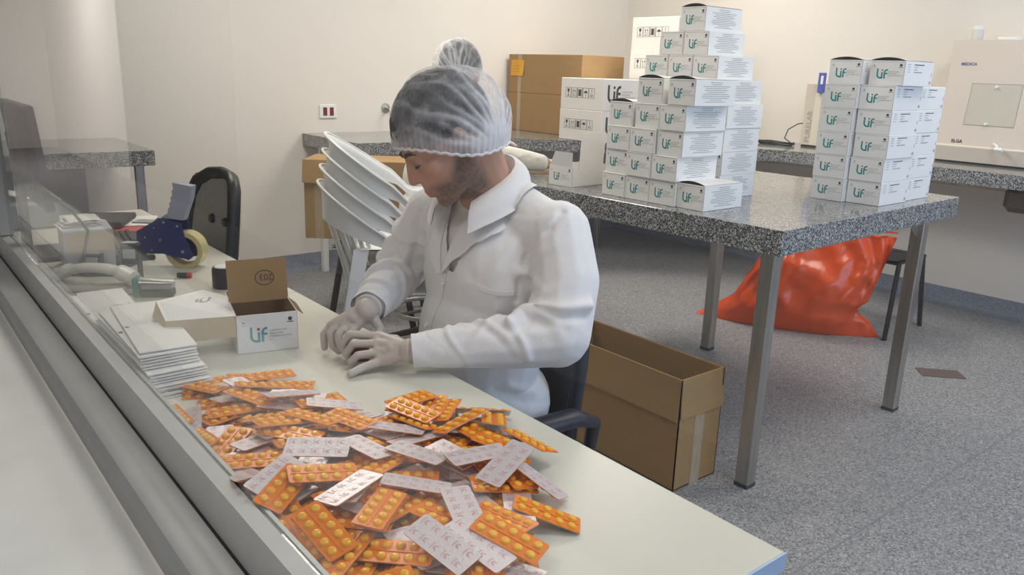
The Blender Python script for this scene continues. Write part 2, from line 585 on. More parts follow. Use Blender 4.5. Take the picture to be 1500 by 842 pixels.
# ------------------------------------------------------------------ granite table
TT = .91
t = thing('granite_table', 'free standing grey granite table on square steel legs carrying the medicine boxes', 'table', (2.175, 1.345, 0), R(2.2))
b = MB(); b.box(0, 1.375, 0, 1.55, TT - .082, TT, c=.002); b.build('tabletop', M['granite'], t)
for (x, y) in ((.03, .035), (1.115, .02), (1.12, .97), (.03, 1.46)):
    b = MB(); b.box(x, x + .05, y, y + .05, .012, TT - .083, c=.002)
    l = b.build('leg', M['steel'], t)
    b = MB(); b.box(x - .001, x + .051, y - .001, y + .051, 0, .014); b.build('foot_cap', M['dark_plastic'], l)
    b = MB()
    b.add([(x + .05, y + .02, TT - .083), (x + .05, y + .02, TT - .15), (x + .12, y + .02, TT - .083),
           (x + .05, y + .03, TT - .083), (x + .05, y + .03, TT - .15), (x + .12, y + .03, TT - .083)] if x < .5 else
          [(x, y + .02, TT - .083), (x, y + .02, TT - .15), (x - .07, y + .02, TT - .083),
           (x, y + .03, TT - .083), (x, y + .03, TT - .15), (x - .07, y + .03, TT - .083)],
          [(0, 1, 2), (5, 4, 3), (0, 3, 4, 1), (1, 4, 5, 2), (2, 5, 3, 0)])
    b.build('gusset', M['steel'], l)

# ------------------------------------------------------------------ packing desks
def desk(label, y0, y1, legs):
    t = thing('packing_desk', label, 'desk', (0, 0, 0))
    b = MB(); b.box(.366, .905, y0, y1, .712, .74, c=.0015)
    b.build('desktop', M['laminate'], t)
    b = MB(); b.box(.366, .905, y0 - .0025, y0 + .0005, .712, .7395); b.build('daylit_edge', M['edge_daylight'], t)  # laminate end face with the blue daylight painted on
    for yy in legs:
        b = MB(); b.box(.42, .87, yy, yy + .025, 0, .7115); b.build('side_panel', M['laminate'], t)
desk('cream packing desk under the heap of blister packs', .497, 2.048, (.53, 1.98))
desk('cream desk with the keyboard and the tape gun', 2.052, 3.60, (2.09, 3.55))

# ------------------------------------------------------------------ printing shared by the medicine boxes
MI = {'teal': 0, 'red': 1, 'grey': 2, 'dark': 3}
PRINT = [M['teal'], M['red_print'], M['grey_print'], M['dark_print']]


def arc(cx, cy, r, a0, a1, n=7):
    return [(cx + r * math.cos(R(a0 + (a1 - a0) * i / n)), cy + r * math.sin(R(a0 + (a1 - a0) * i / n))) for i in range(n + 1)]


def logo(b, x, y, h, M4, c=0, dot=1):
    """the firm's three-letter mark, h high, lower left corner at x, y"""
    S = M4 @ T(x, y, 0) @ Matrix.Diagonal((h, h, 1, 1))
    w = .155
    b.stroke([(.08, 1.0), (.08, .40)] + arc(.41, .40, .33, 180, 270, 8) + [(.56, .07)], w, c, S)
    b.stroke([(.54, .0), (.54, .66)], w, c, S)
    b.disc(.53, .86, .085, 12, dot, S)
    b.stroke([(.77, .0), (.77, .62)] + arc(1.02, .64, .25, 180, 95, 6) + [(1.06, .89)], w, c, S)
    b.stroke([(.84, .52), (1.05, .52)], w * .9, c, S)


def emblem(b, x, y, r, M4, c=3):
    b.disc(x, y, r, 14, c, M4)
    b.stroke([(x - r * 1.5, y - r * 1.55), (x + r * 1.5, y - r * 1.55)], r * .38, c, M4)


def emblem_light(b, x, y, r, M4, c=2):
    b.poly([(x - r, y - r * .5), (x + r, y - r * .5), (x + r * .5, y + r * .4), (x, y + r * .8), (x - r * .5, y + r * .4)], c, M4)
    b.stroke([(x - r * 1.6, y - r * 1.5), (x + r * 1.7, y - r * 1.5)], r * .22, c, M4)


def subtext(b, x, y, s, M4, c=2):
    for i, t in enumerate(('LABORATOIRE', 'INDUSTRIEL', 'PHARMACEUTIQUE', 'LIF')):
        b.text(t, s, c, M4 @ T(x, y - i * s * 1.22, 0))


BW, BH, BD = .118, .0875, .222          # width, height, depth of a medicine box
FRONT = Matrix(((0, 0, -1, 0), (-1, 0, 0, BW), (0, 1, 0, 0), (0, 0, 0, 1)))     # u to the viewer's right, v up
FRONT[0][3] = -.0005
SIDE = Matrix(((1, 0, 0, 0), (0, 0, -1, -.0005), (0, 1, 0, 0), (0, 0, 0, 1)))


def front_print(b, M4=FRONT, w=BW, h=BH):
    logo(b, .21 * w, .27 * h, .40 * h, M4)
    subtext(b, .53 * w, .53 * h, .0056, M4)
    emblem_light(b, .115 * w, .80 * h, .0038, M4)
    emblem(b, .875 * w, .82 * h, .0046, M4)


def words(b, x0, x1, y, t, M4, c, rnd, center=True):
    x = x0
    while x < x1:
        l = rnd.uniform(.004, .012)
        b.stroke([(x, y), (min(x + l, x1), y)], t, c, M4)
        x += l + .0016


def side_print_text(b):
    rnd = random.Random(3)
    for i, f in enumerate((.30, .26, .66, .50, .58, .44, .62, .70, .64, .30, .5)):
        words(b, BD * (.5 - f / 2), BD * (.5 + f / 2), BH * (.90 - .074 * i), .0021, SIDE, 2, rnd)


def side_print_lot(b):
    rnd = random.Random(5)
    for i, f in enumerate((.34, .14, .12, .30)):
        y = BH * (.86 - .10 * i)
        words(b, BD * .08, BD * .17, y, .0022, SIDE, 2, rnd)
        words(b, BD * .30, BD * (.30 + f), y, .0032 if i in (0, 3) else .0022, SIDE, 3 if i == 0 else 2, rnd)
    for k in range(5):
        b.stroke([(BD * (.91 + .012 * k), BH * .10), (BD * (.91 + .012 * k), BH * .22)], .0015, 2, SIDE)
    b.stroke([(BD * .955, BH * .42), (BD * .955, BH * .56)], .004, 2, SIDE)


b = MB(); front_print(b); ME_FRONT = b.mesh('front_print', PRINT, 0)
b = MB(); side_print_text(b); ME_SIDE_T = b.mesh('side_print', PRINT, 0)
b = MB(); side_print_lot(b); ME_SIDE_L = b.mesh('side_print', PRINT, 0)
b = MB(); b.box(0, BD, 0, BW, 0, BH, c=.0014); ME_BODY = b.mesh('carton_body', M['card'], 0)
b = MB(); b.box(-.0007, .0015, .004, BW - .004, BH - .0052, BH - .0044); b.box(-.0007, .0015, .0015, .0024, .006, BH - .004)
ME_SEAM = b.mesh('closing_seam', M['grey_print'], 0)
# a lid whose front edge bows up; a dark sheet paints the slit's shade
b = MB()
def _lid(u, v):
    bow = 1 - (2 * v - 1) ** 2
    return (u * BD - .0006, v * BW, BH + .0007 + .0105 * bow * (1 - u) ** 1.5)
b.grid(_lid, 8, 13); b.grid(lambda u, v: tuple(np.array(_lid(u, v)) + (0, 0, .0007)), 8, 13)
ME_LID = b.mesh('lid', M['card'], 60)
b = MB()
b.add([(.0012, v / 12 * BW, BH + .0001) for v in range(13)] + [(.0012, v / 12 * BW, _lid(0, v / 12)[2] - .0002) for v in range(13)],
      [(i, i + 1, 14 + i, 13 + i) for i in range(12)])
ME_SLIT = b.mesh('lid_slit_shade', M['gap'], 0)


def medicine_box(x, y, lvl, label, group, side, top=False, rz=0.0, sy=1.0, z0=TT):
    t = thing('medicine_box', label, 'box', (x, y, z0 + .0004 + lvl * (BH + .0005)), R(rz), group)
    t.scale = (1, sy, 1)
    link('carton_body', ME_BODY, t); link('front_print', ME_FRONT, t); link('side_print', side, t)
    link('closing_seam', ME_SEAM, t)
    if top:
        link('lid', ME_LID, t); link('lid_slit_shade', ME_SLIT, t)
    return t


ORD = ('bottom', 'second', 'third', 'fourth', 'fifth', 'sixth', 'seventh', 'top')
G1, G2, G3 = 'medicine boxes of the stepped stack', 'medicine boxes of the tall rear stack', 'medicine boxes of the six-high stack'
rnd = random.Random(11)
cols_f = [('leftmost', (2.055, 2.052, 2.046, 2.046)), ('second', (1.936, 1.932, 1.922, 1.912, 1.911)),
          ('third', (1.817, 1.812, 1.798, 1.790, 1.758))]
for cn, ys in cols_f:
    for l, y in enumerate(ys):
        top = l == len(ys) - 1
        x = 2.222 + rnd.uniform(-.008, .006)
        if l == 3 and cn == 'leftmost': x = 2.226
        pos = 'topmost' if top else (ORD[l] if l == 0 else ORD[l] + ' from the table')
        medicine_box(x, y, l, 'white medicine box, %s in the %s column of the stepped stack' % (pos, cn), G1, ME_SIDE_T, top, rnd.uniform(-.4, .4))
medicine_box(2.235, 1.697, 0, 'single white medicine box with bowed lid at the near end of the stepped stack', G1, ME_SIDE_T, True, .8)
XR2 = 2.53
for l, y in enumerate((1.858, 1.858, 1.857, 1.853, 1.866)):
    medicine_box(XR2 + rnd.uniform(-.006, .006), y, l, 'white medicine box, %s of the outer rear column behind the stepped stack' % (ORD[l] if l == 0 else ORD[l] + ' from the table'), G2, ME_SIDE_T)
for l in range(5):
    for k in (1, 2):
        medicine_box(XR2, 1.868 + k * .121, l, 'white medicine box hidden inside the rear stack, %s layer, %s column' % (ORD[l], ('middle', 'inner')[k - 1]), G2, ME_SIDE_T)
for k, (y, n) in enumerate(((1.915, 'right'), (2.036, 'middle'), (2.157, 'left'))):
    medicine_box(XR2, y, 5, 'white medicine box, %s one of three in the third layer from the top' % n, G2, ME_SIDE_T)
for k, (y, n) in enumerate(((1.968, 'right'), (2.089, 'left'))):
    medicine_box(XR2, y, 6, 'white medicine box, %s one of the pair just below the highest box' % n, G2, ME_SIDE_T)
medicine_box(XR2, 1.992, 7, 'highest white medicine box on the very top of the tall rear stack', G2, ME_SIDE_T, True)

for cn, x0, ys, n in (('left', 2.922, (1.575, 1.577, 1.576, 1.577, 1.573, 1.568), 6), ('right', 2.950, (1.441, 1.441, 1.437, 1.440, 1.441, 1.423), 6)):
    for l, y in enumerate(ys):
        top = l == 5
        pos = 'topmost' if top else (ORD[l] if l == 0 else ORD[l] + ' from the table')
        medicine_box(x0 + rnd.uniform(-.004, .004) + (.006 if top else 0), y, l, 'white medicine box, %s in the %s front column of the six-high stack' % (pos, cn),
                     G3, ME_SIDE_L, top, (1.0 if l < 5 else (1.2 if cn == 'left' else 0.2)), 1.11)
for l, y in enumerate((1.457, 1.457, 1.458, 1.457, 1.458)):
    pos = 'topmost' if l == 4 else (ORD[l] if l == 0 else ORD[l] + ' from the table')
    medicine_box(3.186, y, l, 'white medicine box with bluish side, %s in the rear column of the six-high stack' % pos.replace(' from the table', ''), G3, ME_SIDE_L, False, 2.0, 1.11)

# ------------------------------------------------------------------ shipping cartons on the corner counter
ICON = Matrix(((0, 0, -1, -.0006), (-1, 0, 0, 0), (0, 1, 0, 0), (0, 0, 0, 1)))


def handling_icons(b, M4, s):
    for k in range(5):
        S = M4 @ T(k * s * 1.12, 0, 0) @ Matrix.Diagonal((s, s, 1, 1))
        b.stroke([(0, 0), (1, 0), (1, 1.25), (0, 1.25)], .07, 0, S, closed=True)
        if k == 0:      # glass
            b.poly([(.28, 1.1), (.72, 1.1), (.68, .75), (.5, .6), (.32, .75)], 0, S); b.stroke([(.5, .6), (.5, .25)], .1, 0, S); b.stroke([(.3, .22), (.7, .22)], .1, 0, S)
        if k == 1:      # two arrows up
            for x in (.33, .67):
                b.stroke([(x, .3), (x, .85)], .07, 0, S); b.poly([(x - .12, .8), (x + .12, .8), (x, 1.05)], 0, S)
            b.stroke([(.2, .2), (.8, .2)], .07, 0, S)
        if k == 2:      # stacking limit
            b.poly([(.25, .2), (.75, .2), (.75, 1.05), (.25, 1.05)], 0, S); b.stroke([(.12, .12), (.12, 1.12)], .08, 0, S); b.stroke([(.88, .12), (.88, 1.12)], .08, 0, S)
        if k == 3:      # umbrella
            b.poly([(.12, .62), (.88, .62), (.72, .85), (.5, .95), (.28, .85)], 0, S); b.stroke([(.5, .65), (.5, .25), (.62, .2)], .07, 0, S)
        if k == 4:      # exclamation and lines
            b.stroke([(.5, .75), (.5, 1.1)], .09, 0, S); b.disc(.5, .62, .06, 8, 0, S)
            for y in (.2, .32, .44): b.stroke([(.2, y), (.8, y)], .05, 0, S)


CW, CH, CD = .41, .2045, .42
b = MB(); b.box(0, CD, 0, CW, 0, CH, c=.003); ME_C = b.mesh('carton_body', M['card_white'], 0)
b = MB(); handling_icons(b, ICON @ T(-CW + .05, .078, 0), .05); ME_CI = b.mesh('handling_symbols', M['dark_print'], 0)
b = MB(); S2 = Matrix(((1, 0, 0, 0), (0, 0, -1, -.0006), (0, 1, 0, 0), (0, 0, 0, 1)))
logo(b, .035, .052, .115, S2, 0, 0); subtext(b, .165, .118, .0155, S2, 1)
ME_CL = b.mesh('side_logo', [M['dark_print'], M['grey_print']], 0)
b = MB(); b.box(-.0007, CD + .0006, CW / 2 - .001, CW / 2 + .001, CH - .001, CH + .0006); b.box(-.0006, .001, CW / 2 - .0008, CW / 2 + .0008, CH - .03, CH)
ME_CS = b.mesh('flap_seam', M['card_in'], 0)


def white_carton(x, y, z, label, rz=0):
    t = thing('shipping_carton', label, 'box', (x, y, z), R(rz), 'white shipping cartons on the corner counter')
    link('carton_body', ME_C, t); link('handling_symbols', ME_CI, t); link('side_logo', ME_CL, t); link('flap_seam', ME_CS, t)
white_carton(3.80, 3.757, ZT + .0005, 'white shipping carton with handling symbols, lower of the two beside the brown cartons')
white_carton(3.803, 3.757, ZT + .0012 + CH, 'white shipping carton with big black logo, upper of the two beside the brown cartons')
for k, n in enumerate(('bottom', 'second from bottom', 'second from top', 'top')):
    white_carton(4.28 + .004 * (k % 2), 3.585, ZT + .0005 + k * (CH + .0006), 'white shipping carton, %s of the four-high stack behind the medicine boxes' % n)

for k, (z, n) in enumerate(((ZT, 'lower'), (ZT + .2825, 'upper'))):
    t = thing('brown_carton', ('lower plain brown carton in the far corner of the counter', 'upper brown carton with an orange note taped on, in the far corner')[k], 'box', (4.0, 4.178, z + .0005), 0, 'brown cartons on the corner counter')
    b = MB(); b.box(0, .42, 0, .815, 0, .2815, c=.003); b.build('carton_body', M['kraft'], t, 0)
    b = MB(); b.box(-.0006, .001, .66, .70, .0, .2815); b.build('tape_strip', M['tape'], t, 0)
    if k:
        b = MB()
        b.grid(lambda u, v: (-.002 - .010 * (1 - v) ** 2 * u, .785 - .155 * u - .004 * v, .125 + .115 * v), 5, 5)
        b.grid(lambda u, v: (-.0012 - .010 * (1 - v) ** 2 * u, .785 - .155 * u - .004 * v, .125 + .115 * v), 5, 5)
        nt_ = b.build('orange_note', pm('orange_paper', (0.80, 0.40, 0.03), 0.6), t)
        b = MB()
        for q in range(4): b.stroke([(.02, .03 + .02 * q), (.02 + (.11, .08, .10, .06)[q], .03 + .02 * q)], .003, 0, Matrix(((0, 0, -1, -.0032 - .006), (-1, 0, 0, .785), (0, 1, 0, .125), (0, 0, 0, 1))))
        b.build('note_writing', pm('faded_writing', (0.62, 0.30, 0.03), 0.7), nt_, 0)

# ------------------------------------------------------------------ water purifier, column unit, jars
t = thing('water_purifier', 'large pale beige water purifier cabinet on the right counter', 'machine', (5.06, 0, 0), R(0))
cab = pm('beige_enamel', (0.74, 0.66, 0.585), 0.4)
b = MB()
y0, y1, z0, z1 = 1.42, 2.185, ZT + .012, 1.612
vs = [(.0, y1, z0), (.0, y0, z0), (.0, y1, 1.012), (.0, y0, 1.012), (.012, y1, 1.02), (.012, y0, 1.02), (.03, y1 - .0, z1), (.03, y0, z1),
      (.262, y1, z0), (.262, y0, z0), (.262, y1, z1), (.262, y0, z1)]
b.add(vs, [(0, 1, 3, 2), (2, 3, 5, 4), (4, 5, 7, 6), (6, 7, 11, 10), (0, 2, 4, 6, 10, 8), (1, 9, 11, 7, 5, 3), (8, 10, 11, 9), (0, 8, 9, 1)])
b.build('cabinet', cab, t, 20, fix=True)
b = MB(); b.box(-.001, .006, y0 + .001, y1 - .001, z0 + .0, 1.008); b.build('plinth', pm('dark_beige_plinth', (0.56, 0.50, 0.45), 0.5), t)  # lower front in a darker beige
F2 = Matrix(((0, .03, -1, .012), (-1, 0, 0, y1), (0, 1, 0, 1.02), (0, 0, 0, 1)))
b = MB(); b.stroke([(.135, .118), (.405, .118), (.412, .352), (.145, .352)], .003, 0, F2 @ T(0, 0, .0015), closed=True); b.build('door_outline', M['grey_print'], t, 0)
b = MB(); b.poly([(.137, .12), (.403, .12), (.410, .350), (.147, .350)], 0, F2 @ T(0, 0, .001)); b.build('door', pm('pale_door_panel', (0.62, 0.585, 0.51), 0.4), t, 0)
for u, v in ((.278, .335), (.258, .128)):
    b = MB(); b.lathe([(0, .012), (.007, .011), (.009, .0), (.009, -.002)], 12, M=F2 @ T(u, v, .003)); b.build('door_knob', M['plastic_white'], t)
b = MB(); b.text('MEDICA', .024, 0, F2 @ T(.062, .452, .0012) @ Matrix.Shear('XY', 4, (.25, 0)) if False else F2 @ T(.062, .452, .0012), bold=.0006); b.build('lettering', pm('blue_print', (0.12, 0.14, 0.36), 0.5), t, 0)
b = MB(); b.text('ELGA', .026, 0, F2 @ T(.085, .012, .0012), bold=.0007); b.build('lettering', M['dark_print'], t, 0)
b = MB(); b.tube([(-.002, 1.86, 1.04), (-.04, 1.83, 1.035), (-.06, 1.815, 1.02)], .008, 8); b.tube([(-.06, 1.83, 1.015), (-.06, 1.79, 1.015)], .012, 8); b.build('tap', M['plastic_white'], t)
b = MB(); b.box(.01, .25, y0 + .01, y1 - .01, ZT + .0005, z0); b.build('feet', M['dark_plastic'], t)

t = thing('white_jar', 'small white jar with a screw lid standing on the water purifier', 'jar', (5.20, 2.108, 1.6125))
b = MB(); b.lathe([(0, 0), (.030, 0), (.032, .004), (.032, .058), (.026, .066), (0, .066)], 20); b.build('jar_body', pm('frosted_plastic', (0.74, 0.73, 0.70), 0.35), t)
b = MB(); b.lathe([(0, .085), (.028, .085), (.029, .082), (.029, .064), (.0, .064)], 20); b.build('screw_lid', M['plastic_white'], t)
t = tag(MB().lathe([(0, 0), (.062, 0), (.066, .004), (.066, .014), (.060, .02), (0, .02)], 24, M=T(5.20, 1.93, 1.6125)).build('round_lid', M['plastic_white']), 'flat round white lid lying on the water purifier', 'lid')
tag(MB().tube([(5.318, 2.23, .93), (5.318, 2.24, 1.2), (5.31, 2.235, 1.45), (5.29, 2.215, 1.58), (5.27, 2.17, 1.622), (5.26, 2.15, 1.6185)], .005, 8).build('thin_hose', pm('clear_hose', (0.62, 0.58, 0.52), 0.3)), 'thin pale hose running up the wall beside the water purifier', 'hose')

t = thing('column_unit', 'slim cream column unit with vertical lettering and a blue clip on the right counter', 'machine', (5.10, 2.985, ZT + .0005))
b = MB(); b.box(0, .20, 0, .125, .012, .425, c=.004); b.build('housing', pm('cream_enamel', (0.72, 0.66, 0.54), 0.4), t)
b = MB(); b.box(-.0015, .002, .052, .118, .015, .42); b.build('side_strip', pm('taupe_enamel', (0.62, 0.56, 0.46), 0.45), t)
b = MB(); b.box(.01, .19, .005, .12, 0, .0125); b.build('foot', M['dark_plastic'], t)
b = MB(); b.text('PURELAB', .052, 0, Matrix(((0, 0, -1, -.0022), (0, 1, 0, .056), (1, 0, 0, .03), (0, 0, 0, 1))) @ Matrix.Diagonal((1, 1, 1, 1)), bold=.0008)
b.build('lettering', pm('brown_grey_print', (0.36, 0.315, 0.25), 0.5), t, 0)
b = MB(); b.box(-.03, .005, -.012, .028, .365, .495, c=.003); cl = b.build('blue_clip', pm('blue_plastic', (0.09, 0.13, 0.48), 0.4), t)
b = MB(); b.box(-.034, -.028, -.010, .006, .42, .475, c=.001); b.build('white_tab', M['plastic_white'], cl)
# black cable bundle and cable loop
b = MB()
rnd = random.Random(2)
for k in range(6):
    pts = []
    for i in range(15):
        u = i / 14
        pts.append((5.03 + .035 * math.sin(2 * math.pi * u + k) + .02 * k / 6, 3.13 + .25 * (.5 - .5 * math.cos(2 * math.pi * u)) + rnd.uniform(-.008, .008), ZT + .006 + .006 * (k % 3) + .004 * math.sin(9 * u + k)))
    b.tube(pts, .0045, 6, closed=False)
pts = [(5.04, 3.14, ZT + .02), (5.05, 3.20, ZT + .05), (5.06, 3.185, ZT + .11), (5.08, 3.13, ZT + .15), (5.12, 3.08, ZT + .165)]
b.tube(pts, .004, 6)
tag(b.build('cable_bundle', M['black_plastic']), 'bundle of black cable lying on the right counter beside the column unit', 'cable', kind=None)

# ------------------------------------------------------------------ open box and folded sheets at the far end of the table
t = thing('open_medicine_box', 'open white medicine box with raised grey flap, alone left of the stepped stack', 'box', (2.222, 2.345, TT + .0005), R(5))
w, h, d = .128, .082, .20
b = MB()
for a in ((0, d, 0, .0015, 0, h), (0, d, w - .0015, w, 0, h), (0, .0015, 0, w, 0, h), (d - .0015, d, 0, w, 0, h), (0, d, 0, w, 0, .0015)): b.box(*a)
b.build('carton_body', M['card'], t, 0)
b = MB(); b.add([(0, .004, h), (0, w - .004, h), (.016, w - .016, h + .055), (.016, .016, h + .055)], [(0, 1, 2, 3)]); b.add([(.001, .004, h), (.001, w - .004, h), (.017, w - .016, h + .055), (.017, .016, h + .055)], [(3, 2, 1, 0)])
b.build('front_flap', M['card_in'], t, 0)
b = MB(); b.box(.03, d - .02, -.004, -.0025, h - .01, h + .135, M=T(0, .0, 0) @ Rx(R(3))); b.build('side_flap', M['card'], t, 0)
b = MB(); b.box(d - .0005, d + .0015, .02, w - .01, h, h + .075); b.build('back_flap', M['kraft'], t, 0)
FO = FRONT.copy(); FO[1][3] = w
b = MB(); front_print(b, FO, w, h); b.build('front_print', PRINT, t, 0)
t = thing('folded_leaflet', 'white folded leaflet leaning behind the open box on the granite table', 'leaflet', (2.62, 2.36, TT + .0005), R(-20))
b = MB()
b.add([(0, 0, 0), (.0, .15, 0), (.05, .0, .075), (.05, .15, .075), (.11, 0, .0), (.11, .15, 0)], [(0, 1, 3, 2), (2, 3, 5, 4)])
b.build('sheet', M['card'], t, 0)
b = MB(); b.stroke([(.02, .005), (.04, .02)], .012, 0, Matrix(((0, .55, -.8, -.001), (-1, 0, 0, .15), (0, .8, .55, 0), (0, 0, 0, 1)))); b.build('corner_mark', M['dark_print'], t, 0)

# ------------------------------------------------------------------ things on the packing desks
DT = .7402
# open medicine box in front of the worker's hands
t = thing('open_medicine_box', 'open white medicine box with raised brown lid on the desk beside the gloved hands', 'box', (.585, 1.648, DT), R(-13.8))
w, d, h = .131, .205, .088
b = MB()
for a in ((0, w, 0, .0015, 0, h), (0, w, d - .0015, d, 0, h), (0, .0015, 0, d, 0, h), (w - .0015, w, 0, d, 0, h), (0, w, 0, d, 0, .0015)): b.box(*a)
b.build('carton_body', M['card'], t, 0)
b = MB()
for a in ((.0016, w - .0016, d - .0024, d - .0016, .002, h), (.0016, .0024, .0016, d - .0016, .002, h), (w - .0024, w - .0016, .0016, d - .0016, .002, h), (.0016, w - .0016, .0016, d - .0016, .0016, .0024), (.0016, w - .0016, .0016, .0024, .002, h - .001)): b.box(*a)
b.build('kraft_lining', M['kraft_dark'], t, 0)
FD = Matrix(((1, 0, 0, 0), (0, 0, -1, -.0005), (0, 1, 0, 0), (0, 0, 0, 1)))
b = MB(); front_print(b, FD, w, h); b.build('front_print', [M['teal_grey'], M['red_print'], M['grey_print'], M['dark_print']], t, 0)
FL = Matrix(((0, 0, -1, -.0005), (-1, 0, 0, d), (0, 1, 0, 0), (0, 0, 0, 1)))
b = MB(); logo(b, .06, .018, .052, FL, 0, 1); subtext(b, .128, .052, .0062, FL); b.build('side_logo', [M['teal_grey'], M['red_print'], M['grey_print']], t, 0)
LM = T(0, .118, h) @ Rx(R(-12))
b = MB(); b.box(-.001, w + .001, 0, .0016, -.004, .094, M=LM); ld = b.build('raised_lid', M['kraft'], t, 0)
b = MB(); b.tube([(.082 + .021 * math.cos(a), -.0006, .050 + .017 * math.sin(a)) for a in np.linspace(0, 2 * math.pi, 25)[:-1]], .0007, 4, 0, LM, closed=True)
b.text('203', .021, 0, LM @ Matrix(((-1, 0, 0, .101), (0, 0, 1, -.0008), (0, -1, 0, .0575), (0, 0, 0, 1))) @ Matrix.Diagonal((1, 1, -1, 1)))
b.build('handwritten_number', M['dark_print'], ld, 0)
b = MB(); b.add([(w, .01, h), (w, .115, h), (w + .016, .105, h - .012), (w + .018, .03, h - .018)], [(0, 1, 2, 3)]); b.add([(w + .001, .01, h), (w + .001, .115, h), (w + .017, .105, h - .012), (w + .019, .03, h - .018)], [(3, 2, 1, 0)])
b.build('dust_flap', M['kraft_dark'], t, 0)
# left side flap folded out: white outside on top, kraft inside hanging down, its lit beige put into the colour
b = MB(); b.add([(0, .004, h), (-.138, .045, h - .010), (-.152, .14, h + .010), (-.05, .19, h + .014), (0, .17, h)], [(0, 1, 2, 3, 4)][::1]); b.add([(0, .004, h - .001), (-.138, .045, h - .011), (-.152, .14, h + .009), (-.05, .19, h + .013), (0, .17, h - .001)], [(4, 3, 2, 1, 0)])
sf = b.build('side_flap', M['card'], t, 0, fix=True)
b = MB(); b.add([(0, .003, h), (-.138, .044, h - .010), (-.150, .040, h - .062), (-.002, -.004, h - .045)], [(0, 1, 2, 3)]); b.add([(-.138, .044, h - .010), (-.152, .14, h + .010), (-.165, .12, h - .03), (-.150, .040, h - .062)], [(0, 1, 2, 3)])
b.build('lit_flap_inside', M['kraft_pale'], t, 0)
b = MB(); logo(b, 0, 0, .036, Matrix(((-.94, .25, 0, -.045), (.25, .9, 0, .105), (0, .05, 1, h + .0075), (0, 0, 0, 1))), 0, 1); b.build('flap_logo', [M['grey_print'], M['red_print']], sf, 0)

# flattened cartons piled against the window
rnd = random.Random(4)
b = MB()
b.prism([(0, 0), (.108, 0), (.108, .16), (.100, .165), (.108, .17), (.108, .36), (0, .36)], 0, .0022)
ME_FLAT = b.mesh('folded_carton', M['card'], 0)
b = MB(); b.stroke([(.003, .16), (.105, .16)], .0006, 0, T(0, 0, .0024)); b.stroke([(.003, .22), (.105, .22)], .0006, 0, T(0, 0, .0024)); ME_CREASE = b.mesh('crease_lines', M['card_in'], 0)
b = MB(); FM = Matrix(((-1, 0, 0, .10), (0, -1, 0, .225), (0, 0, 1, .0026), (0, 0, 0, 1)))
logo(b, .003, .005, .036, FM, 0, 1); subtext(b, .048, .030, .0052, FM); emblem_light(b, .002, .048, .0035, FM); emblem(b, .094, .048, .0045, FM)
ME_FLATP = b.mesh('front_print', [M['teal'], M['red_print'], M['grey_print'], M['dark_print']], 0)
for k in range(15):
    low = k < 9
    z = DT + .0002 + k * .0045
    y = (1.492 + .004 * k + rnd.uniform(-.004, .006)) if low else 1.518 + .004 * k + rnd.uniform(-.003, .003)
    x = (.366 + rnd.uniform(-.001, .003)) + (.004 if low else 0)
    if k == 14: y, x = 1.588, .372
    lab = 'flattened white carton, %s from the bottom of the pile beside the window frame' % ('first', 'second', 'third', 'fourth', 'fifth', 'sixth', 'seventh', 'eighth', 'ninth', 'tenth', 'eleventh', 'twelfth', 'thirteenth', 'x', 'x')[k]
    if k == 14: lab = 'topmost flattened white carton of the pile, with an upside-down teal logo'
    if k == 13: lab = 'flattened white carton just under the topmost one, jutting towards the blister packs'
    t = thing('folded_carton', lab, 'carton', (x, y, z), R(-5 if k == 14 else rnd.uniform(-2.5, .5)), 'flattened cartons piled on the desk')
    link('sheet', ME_FLAT, t); link('crease_lines', ME_CREASE, t)
    if k >= 13: link('front_print', ME_FLATP, t)
for k, (x, y, rz) in enumerate(((.366, 1.87, -3), (.368, 1.83, 2))):
    t = thing('folded_carton', ('flattened white carton with faded print behind the pile, lower of two', 'flattened white carton with faded print behind the pile, upper of two')[k], 'carton', (x, y, DT + .030 + k * .004), R(rz), 'flattened cartons piled on the desk')
    link('sheet', ME_FLAT, t); link('crease_lines', ME_CREASE, t); link('front_print', ME_FLATP, t)
tag(MB().box(.366, .47, 1.97, 2.19, DT, DT + .0295, c=.002).build('carton_bundle', M['card']), 'white bundle under the two faded flattened cartons beside the telephone handset', 'carton')

# tape dispenser gun (stands on edge, seen from the side)
t = thing('tape_gun', 'blue tape dispenser gun with grey grip and a roll of clear tape', 'tape dispenser', (.735, 2.51, DT), R(-39.4))
def gp(x, y): return ((x - 450) / 4.955 / 478, (735 - y) / 4.955 / 478)
GM = Matrix(((1, 0, 0, 0), (0, 0, -1, 0), (0, 1, 0, 0), (0, 0, 0, 1)))
for s in (-1, 1):
    b = MB(); b.prism([gp(*p) for p in ((165, 470), (290, 398), (330, 368), (400, 382), (490, 402), (518, 530), (568, 640), (530, 672), (470, 655), (395, 645), (350, 630), (160, 618))][::-1], -.002, .002, 0, T(0, s * .026, 0) @ GM)
    sp = b.build('side_plate', pm('blue_enamel', (0.012, 0.024, 0.16), 0.35), t, 0, fix=True)
    for (x, y, r) in ((335, 527, .005), (490, 610, .005), (368, 397, .004), (465, 422, .004), (226, 512, .0025), (295, 441, .0025), (268, 605, .0025)):
        b = MB(); u, v = gp(x, y); b.lathe([(0, .004), (r, .003), (r, 0)], 10, M=T(0, s * .028, 0) @ GM @ T(u, v, 0) @ (Matrix.Identity(4) if s < 0 else Rx(R(180)))); b.build('rivet', M['steel'], sp)
b = MB(); b.prism([gp(*p) for p in ((440, 115), (578, 138), (560, 230), (520, 330), (500, 385), (340, 370), (392, 335), (398, 300), (412, 290), (408, 262), (424, 250), (420, 222), (436, 205), (432, 175), (446, 160))][::-1], -.018, .018, 0, GM)
